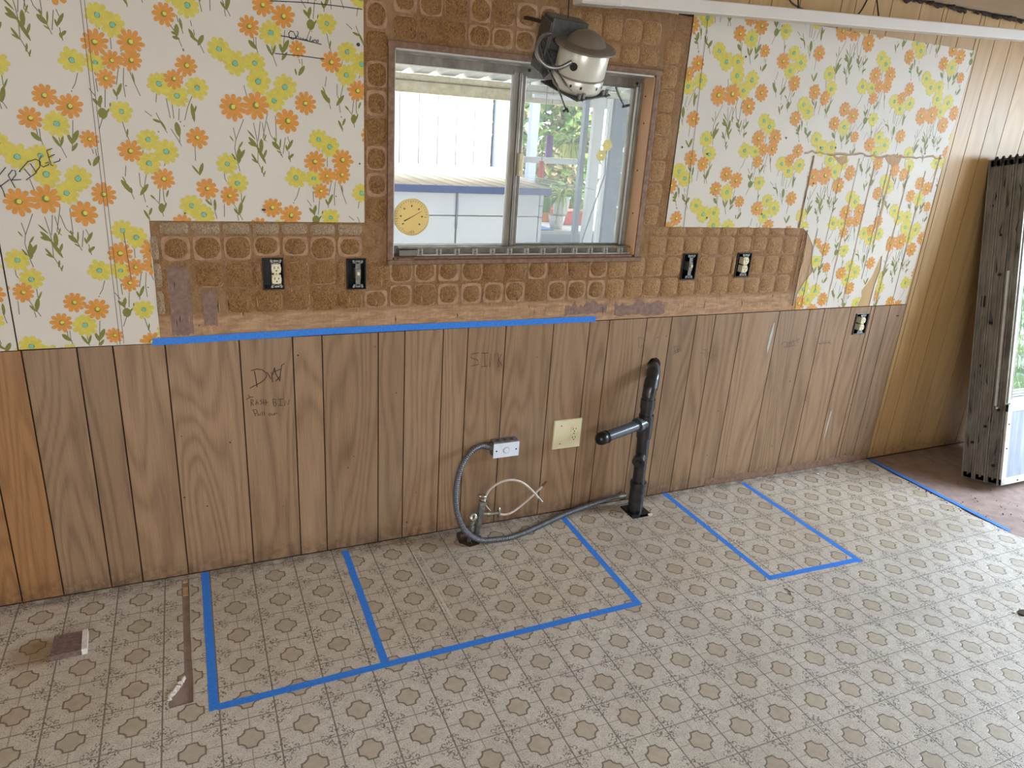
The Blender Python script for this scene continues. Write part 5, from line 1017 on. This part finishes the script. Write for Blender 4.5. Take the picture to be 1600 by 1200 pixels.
for y in (-.03, -.062, -.095, -.128, -.165): m.tube([(.01, y, H-.002), (.004, y, H+.014), (-.012, y-.006, H+.004), (-.010, y, H-.03)], .0065, 'darkback', 7, mx=Tl)
m.box(0, W_, -.19, 0, H-.004, H+.006, 'aludark', 0, Tl); m.ob('head_track', t, label='dark top track with curled rubber seals')
m = MB(); m.box(.045, W_-.045, -.172, -.167, .455, H-.035, 'mirrorglass', 0, Tl); m.ob('glass_pane', t, label='large bright reflective glass pane')
m = MB(); m.box(.012, .030, -.196, -.19, .44, H, 'alulight', .001, Tl); m.box(.03, W_-.02, -.196, -.178, .425, .455, 'alulight', .002, Tl); m.box(.03, W_, -.196, -.186, H-.045, H-.012, 'alulight', .001, Tl)
for k in range(4): m.box(.045, W_-.03, -.185+.003*k, -.180+.003*k, .458+.013*k, .464+.013*k, 'alulight', 0, Tl)
m.ob('pane_rail', t, label='pale aluminium rails of the front pane')
m = MB(); m.box(.004, .040, -.205, -.192, .0, .435, 'alulight', .002, Tl); m.box(W_-.04, W_, -.205, -.192, .0, .435, 'alulight', .002, Tl); m.box(.004, W_, -.205, -.192, .395, .435, 'alulight', .002, Tl); m.box(.004, W_, -.205, -.192, .0, .035, 'alulight', .002, Tl); sc_ = m.ob('screen_frame', t, label='bright aluminium frame of the lower screen')
m = MB(); m.box(.038, W_-.038, -.199, -.196, .033, .397, 'screen', 0, Tl); m.ob('screen_mesh', sc_, label='dusty grey screen')
m = MB()
for x, z in ((.022, .33), (.022, .20), (.14, .014), (.14, .415)): m.tube([(x, -.207, z), (x, -.204, z)], .005, 'slot', 7, mx=Tl)
m.ob('clip', sc_, kind='stuff')

# ================================================================ outside, behind window_1
m = MB(); m.box(-8, 14, .35, 14, -.4, -.3, 'deck'); m.box(5.6, 20, -9, .35, -.4, -.3, 'deck'); m.ob('ground_slab', kind='structure', label='pale patio slab outside')
bld = empty('neighbouring_building', (1.5, 4.6, -.3), label='white panelled building wall seen through the left window pane', category='building')
m = MB(); m.box(-3.2, 2.88, 4.57, 4.8, -.3, 3.2, 'inkfaint'); m.ob('wall', bld)
for i in range(32):
    x = 2.88-.19*(i+1); m = MB(); m.box(x+.009, x+.181, 4.5, 4.57, -.3, 3.2, 'siding'); m.ob('siding_panel', bld)
m = MB(); m.box(2.90, 3.03, 4.44, 4.56, -.3, 3.2, 'trimgrey', .004); m.ob('corner_post', bld, label='blue-grey corner post')
shed = empty('storage_shed', (1.5, 2.8, -.3), label='low white storage shed with tan roof outside the left pane', category='shed')
m = MB(); m.prism([(.35, 2.17), (2.39, 2.17), (2.92, 4.40), (.35, 4.40)], [], 1.222, 1.250, 'shedroof', 'xy'); rf = m.ob('roof', shed)
m = MB()
for i in range(22): x = .45+i*.11; m.box(x, x+.006, 2.19, 4.38, 1.250, 1.254, 'trimgrey')
m.ob('roof_seam', rf)
m = MB(); m.box(.33, 2.40, 2.15, 2.17, 1.205, 1.252, 'fascia', .003); m.ob('fascia', shed, label='blue-grey front fascia')
m = MB(); m.box(.40, 2.34, 2.24, 4.3, -.3, 1.215, 'siding'); m.ob('body', shed)
for x0, x1 in ((.45, 1.698), (1.712, 2.33)):
    m = MB(); m.box(x0, x1, 2.205, 2.24, 1.052, 1.200, 'siding', .004); m.box(x0, x1, 2.205, 2.24, -.2, 1.046, 'siding', .004); d_ = m.ob('door', shed)
m = MB(); m.box(1.700, 1.710, 2.198, 2.21, .965, 1.20, 'trimgrey'); m.ob('handle', d_)
m = MB()
for z in (.5, .62, .8, 1.04, 1.12): m.box(2.335, 2.37, 2.20, 2.24, z, z+.008, 'trimgrey')
m.box(2.34, 2.365, 2.21, 2.25, -.3, 1.2, 'siding'); m.ob('corner_trim', shed)
aw = empty('patio_awning', (2, 2, 2), label='corrugated patio awning on a weathered beam, seen at the top of the window', category='awning')
m = MB(); m.box(-2.5, 6.5, 2.98, 3.06, 1.835, 1.965, 'beam', .004); m.box(-2.5, 6.5, 2.972, 2.98, 1.915, 1.92, 'aludark'); m.ob('beam', aw)
m = MB(); prof = []
x = -2.49
while x < 6.4: prof += [(x, 0), (x+.118, 0), (x+.163, .058)]; x += .206
prof.append((x, 0)); n = len(prof)
def zr_(y): return 1.970+(3.1-y)*.105
vs_ = [(p[0], 3.12, zr_(3.12)+p[1]) for p in prof]+[(p[0], .16, zr_(.16)+p[1]) for p in prof]
vs_ += [(a_, b_, c_+.004) for a_, b_, c_ in vs_]
fs_ = [(i, i+1, n+i+1, n+i) for i in range(n-1)]+[(2*n+i, 3*n+i, 3*n+i+1, 2*n+i+1) for i in range(n-1)]+[(i, 2*n+i, 2*n+i+1, i+1) for i in range(n-1)]
m.add(vs_, fs_, 'awning'); m.ob('corrugated_sheet', aw)
for x0, x1, mat in ((-2.0, -1.9, 'siding'), (6.2, 6.3, 'siding')):
    m = MB(); m.box(x0, x1, 2.98, 3.06, -.3, 1.835, mat); m.ob('post', aw)
pw = empty('porch_screen', (3.0, 2.6, -.3), label='white porch posts and rail outside the right window pane', category='porch')
for x0, x1, y, mat in ((2.845, 2.885, 2.58, 'trimgrey'), (2.945, 3.030, 2.60, 'siding'), (3.085, 3.110, 2.62, 'siding'), (3.130, 3.25, 2.62, 'trimgrey')):
    m = MB(); m.box(x0, x1, y, y+.05, -.3, 1.90, mat, .003); m.ob('post', pw)
m = MB(); m.box(2.33, 2.845, 2.62, 2.66, 1.398, 1.442, 'siding', .003); m.ob('rail', pw); m = MB(); m.box(2.42, 2.85, 2.60, 2.64, 1.86, 1.885, 'siding'); m.ob('rail', pw)
def bush(name, c, rad, n, leaf, mats, label, seed, cat_='shrub', elong=1.6, grp=None):
    R = random.Random(seed); kw = {'label': label, 'category': cat_}
    if grp: kw['group'] = grp
    root = empty(name, (c[0], c[1], c[2]-rad[2]), **kw); m = MB()
    for i in range(n):
        u = R.uniform(-1, 1); a = R.uniform(0, 6.283); rr = R.uniform(.35, 1)**.5; q = sqrt(1-u*u)
        p = Vector((c[0]+rad[0]*rr*q*cos(a), c[1]+rad[1]*rr*q*sin(a), c[2]+rad[2]*rr*u))
        e = Euler((R.uniform(-1.2, 1.2), R.uniform(-1.2, 1.2), R.uniform(0, 6.28))).to_matrix(); l = leaf*R.uniform(.6, 1.3)
        vs__ = [p+e @ Vector(v) for v in ((0, -l*elong/2, 0), (l*.4, 0, l*.12), (0, l*elong/2, 0), (-l*.4, 0, l*.12))]
        m.add(vs__, [(0, 1, 2, 3)], R.choice(mats))
    m.ob('foliage', root, kind='stuff')
    m = MB()
    for k in range(5): a = R.uniform(0, 6.28); m.tube([(c[0], c[1], -.3), (c[0]+.1*cos(a), c[1]+.1*sin(a), c[2]-rad[2]*.3), (c[0]+rad[0]*.5*cos(a), c[1]+rad[1]*.5*sin(a), c[2]+rad[2]*.4)], [.03, .02, .008], 'leafb', 6)
    m.ob('stem', root); return root
bush('hedge_shrub', (4.0, 6.4, 1.2), (1.25, .5, 1.6), 5200, .11, ['leafg', 'leafg', 'leafy', 'leafb'], 'dense mixed green shrub seen through the middle of the right pane', 1)
bush('hedge_shrub', (6.9, 6.6, 1.5), (1.4, .6, 2.1), 5200, .12, ['leafy', 'leafg', 'leafy'], 'yellow-green shrub at the right edge of the right pane', 2)
bush('hedge_shrub', (3.75, 5.3, .75), (.7, .35, .75), 1800, .07, ['leafb', 'leafg', 'leafb'], 'low brownish shrub behind the hanging pots', 3)
# fence posts behind
for x, lab in ((3.35, 'grey fence post behind the shrubs, left of the spider plants'), (3.0, 'grey fence post closest to the meeting stile')):
    m = MB(); m.box(x, x+.09, 4.6, 4.68, -.3, 2.3, 'trimgrey', .004); m.ob('fence_post', label=lab, category='post')
def spider(c, potmat, R0, label, seed, length=.26, hang=None):
    R = random.Random(seed); root = empty('hanging_spider_plant' if hang else 'potted_spider_plant', (c[0], c[1], c[2]-.12), label=label, category='potted plant')
    m = MB(); mx = Matrix.Translation(c); m.lathe([(0, -.13), (R0*.72, -.13), (R0*.8, -.12), (R0, 0), (R0*1.06, .005), (R0*1.06, .02), (R0*.95, .02), (R0*.9, 0)], potmat, 20, mx); m.ob('pot', root)
    m = MB()
    for i in range(46):
        a = R.uniform(0, 6.28); l = length*R.uniform(.5, 1.1); up = R.uniform(.3, 1.0); pts = []
        for k in range(6): s_ = k/5; pts.append(Vector((c[0]+cos(a)*l*s_*.8, c[1]+sin(a)*l*s_*.8, c[2]+.01+l*(up*s_*1.5-1.35*s_*s_))))
        m.tube(pts, [.004, .007, .007, .006, .004, .001], R.choice(['leafy', 'leafg', 'leafy']), 4)
    m.ob('foliage', root)
    if hang:
        m = MB()
        for a in (0, 2.1, 4.2): m.tube([(c[0]+R0*cos(a), c[1]+R0*sin(a), c[2]+.02), (c[0], c[1], hang)], .002, 'cable', 5)
        m.ob('hanger', root)
    return root
spider((2.98, 3.0, 1.52), 'potgreen', .075, 'spider plant in a yellow-green pot hanging above the porch rail', 4, .22, 1.835)
spider((2.93, 3.0, 1.10), 'potwhite', .075, 'spider plant in a white pot below the porch rail', 5, .25)
m = MB(); m.prism(rect(2.70, 2.755, 1.42, 1.60), [], 2.90, 2.92, 'purplepot'); m.tube([(2.728, 2.91, 1.60), (2.728, 2.91, 1.975)], .002, 'cable', 5); m.ob('hanging_banner', label='small purple banner hanging left of the yellow-green pot', category='banner')
m = MB(); m.tube([(2.255, 2.06, 1.345), (2.255, 2.06, 1.44)], .018, 'redpole', 10); m.tube([(2.255, 2.06, 1.335), (2.255, 2.06, 1.345)], .022, 'redpole', 12); m.tube([(2.255, 2.06, 1.44), (2.255, 2.06, 2.07)], .002, 'cable', 5); m.ob('bird_feeder', label='slim red feeder hanging in front of the shed roof corner', category='feeder')
# green watering can
t = empty('watering_can', (2.64, 2.75, .98), label='light green watering can beside the shed corner', category='watering can')
m = MB(); m.lathe([(0, 0), (.06, 0), (.062, .11), (.045, .12)], 'leafg', 18, Matrix.Translation((2.64, 2.75, 1.02))); m.ob('can', t)
m = MB(); m.tube([(2.69, 2.75, 1.05), (2.76, 2.75, 1.14)], .01, 'leafg', 8); m.ob('spout', t); m = MB(); m.tube(smoothpts([(2.60, 2.75, 1.13), (2.57, 2.75, 1.19), (2.66, 2.75, 1.20), (2.68, 2.75, 1.13)], 5), .006, 'leafg', 6); m.ob('handle', t)
# table with tubs
t = empty('patio_table', (3.1, 3.2, -.3), label='white patio table outside holding tubs and a blue mat', category='table')
m = MB(); m.box(2.55, 3.75, 2.85, 3.55, .82, .85, 'deck', .004); m.ob('tabletop', t)
m = MB(); m.box(2.56, 3.74, 2.86, 2.89, .70, .82, 'trimgrey'); m.ob('apron', t)
for x in (2.6, 3.68):
    for y in (2.9, 3.48): m = MB(); m.box(x, x+.05, y, y+.05, -.3, .82, 'siding'); m.ob('leg', t)
m = MB(); m.box(2.58, 2.82, 2.88, 3.35, .851, .858, 'bluetarp', .002); m.ob('table_mat', label='blue mat at the left end of the patio table', category='mat')
t = empty('plastic_tub', (3.15, 3.3, .85), label='coral plastic tub on the patio table', category='tub'); m = MB(); m.box(3.03, 3.29, 3.2, 3.36, .851, .96, 'pinkbin', .008); m.ob('tub_body', t); m = MB(); m.box(3.02, 3.30, 3.19, 3.37, .96, .975, 'pinkbin', .004); m.ob('rim', t)
t = empty('plastic_tub', (2.98, 3.42, .85), label='orange plastic tub left of the coral one', category='tub'); m = MB(); m.box(2.93, 3.05, 3.38, 3.5, .851, 1.02, 'orangebin', .008); m.ob('tub_body', t); m = MB(); m.box(2.925, 3.055, 3.375, 3.505, 1.02, 1.03, 'orangebin', .003); m.ob('rim', t)
m = MB(); m.lathe([(0, 0), (.05, 0), (.075, .11), (.07, .11)], 'potwhite', 16, Matrix.Translation((2.9, 3.0, .851))); m.ob('plant_stand_pot', label='white upturned pot under the lower spider plant', category='pot')
# pinwheel flowers
t = empty('pinwheel_flower', (2.95, 2.45, .6), label='yellow pinwheel flowers on a thin stake leaning in front of the porch posts', category='garden ornament')
m = MB(); m.tube([(2.70, 2.45, -.3), (2.86, 2.45, .86), (3.0, 2.45, 1.35), (2.99, 2.45, 1.55)], .006, 'trimgrey', 6); m.ob('stake', t)
for cx, cz in ((2.99, 1.56), (2.945, 1.485)):
    m = MB()
    for k in range(6): a = k*pi/3; m.prism(circ(cx+.024*cos(a), cz+.024*sin(a), .02, 10), [], 2.440+.001*k, 2.444+.001*k, 'petal')
    m.ob('flower_head', t)

# outside the patio door at the right (mirrored by the leaning pane)
for i, (x, y, z, r, mats, lab) in enumerate(((9.5, -3.4, 1.1, 1.3, ['leafy', 'leafg'], 'nearer yellow-green shrub outside the patio door'), (12.5, -7.6, 1.4, 1.8, ['leafg', 'leafy', 'leafg'], 'dark green shrub outside the patio door'), (13.2, .2, 1.6, 1.8, ['leafy', 'leafy', 'leafg'], 'tall pale shrub outside the patio door'))):
    bush('garden_shrub', (x, y, z), (r, r, r*1.1), 1500, .16, mats, lab, 30+i)
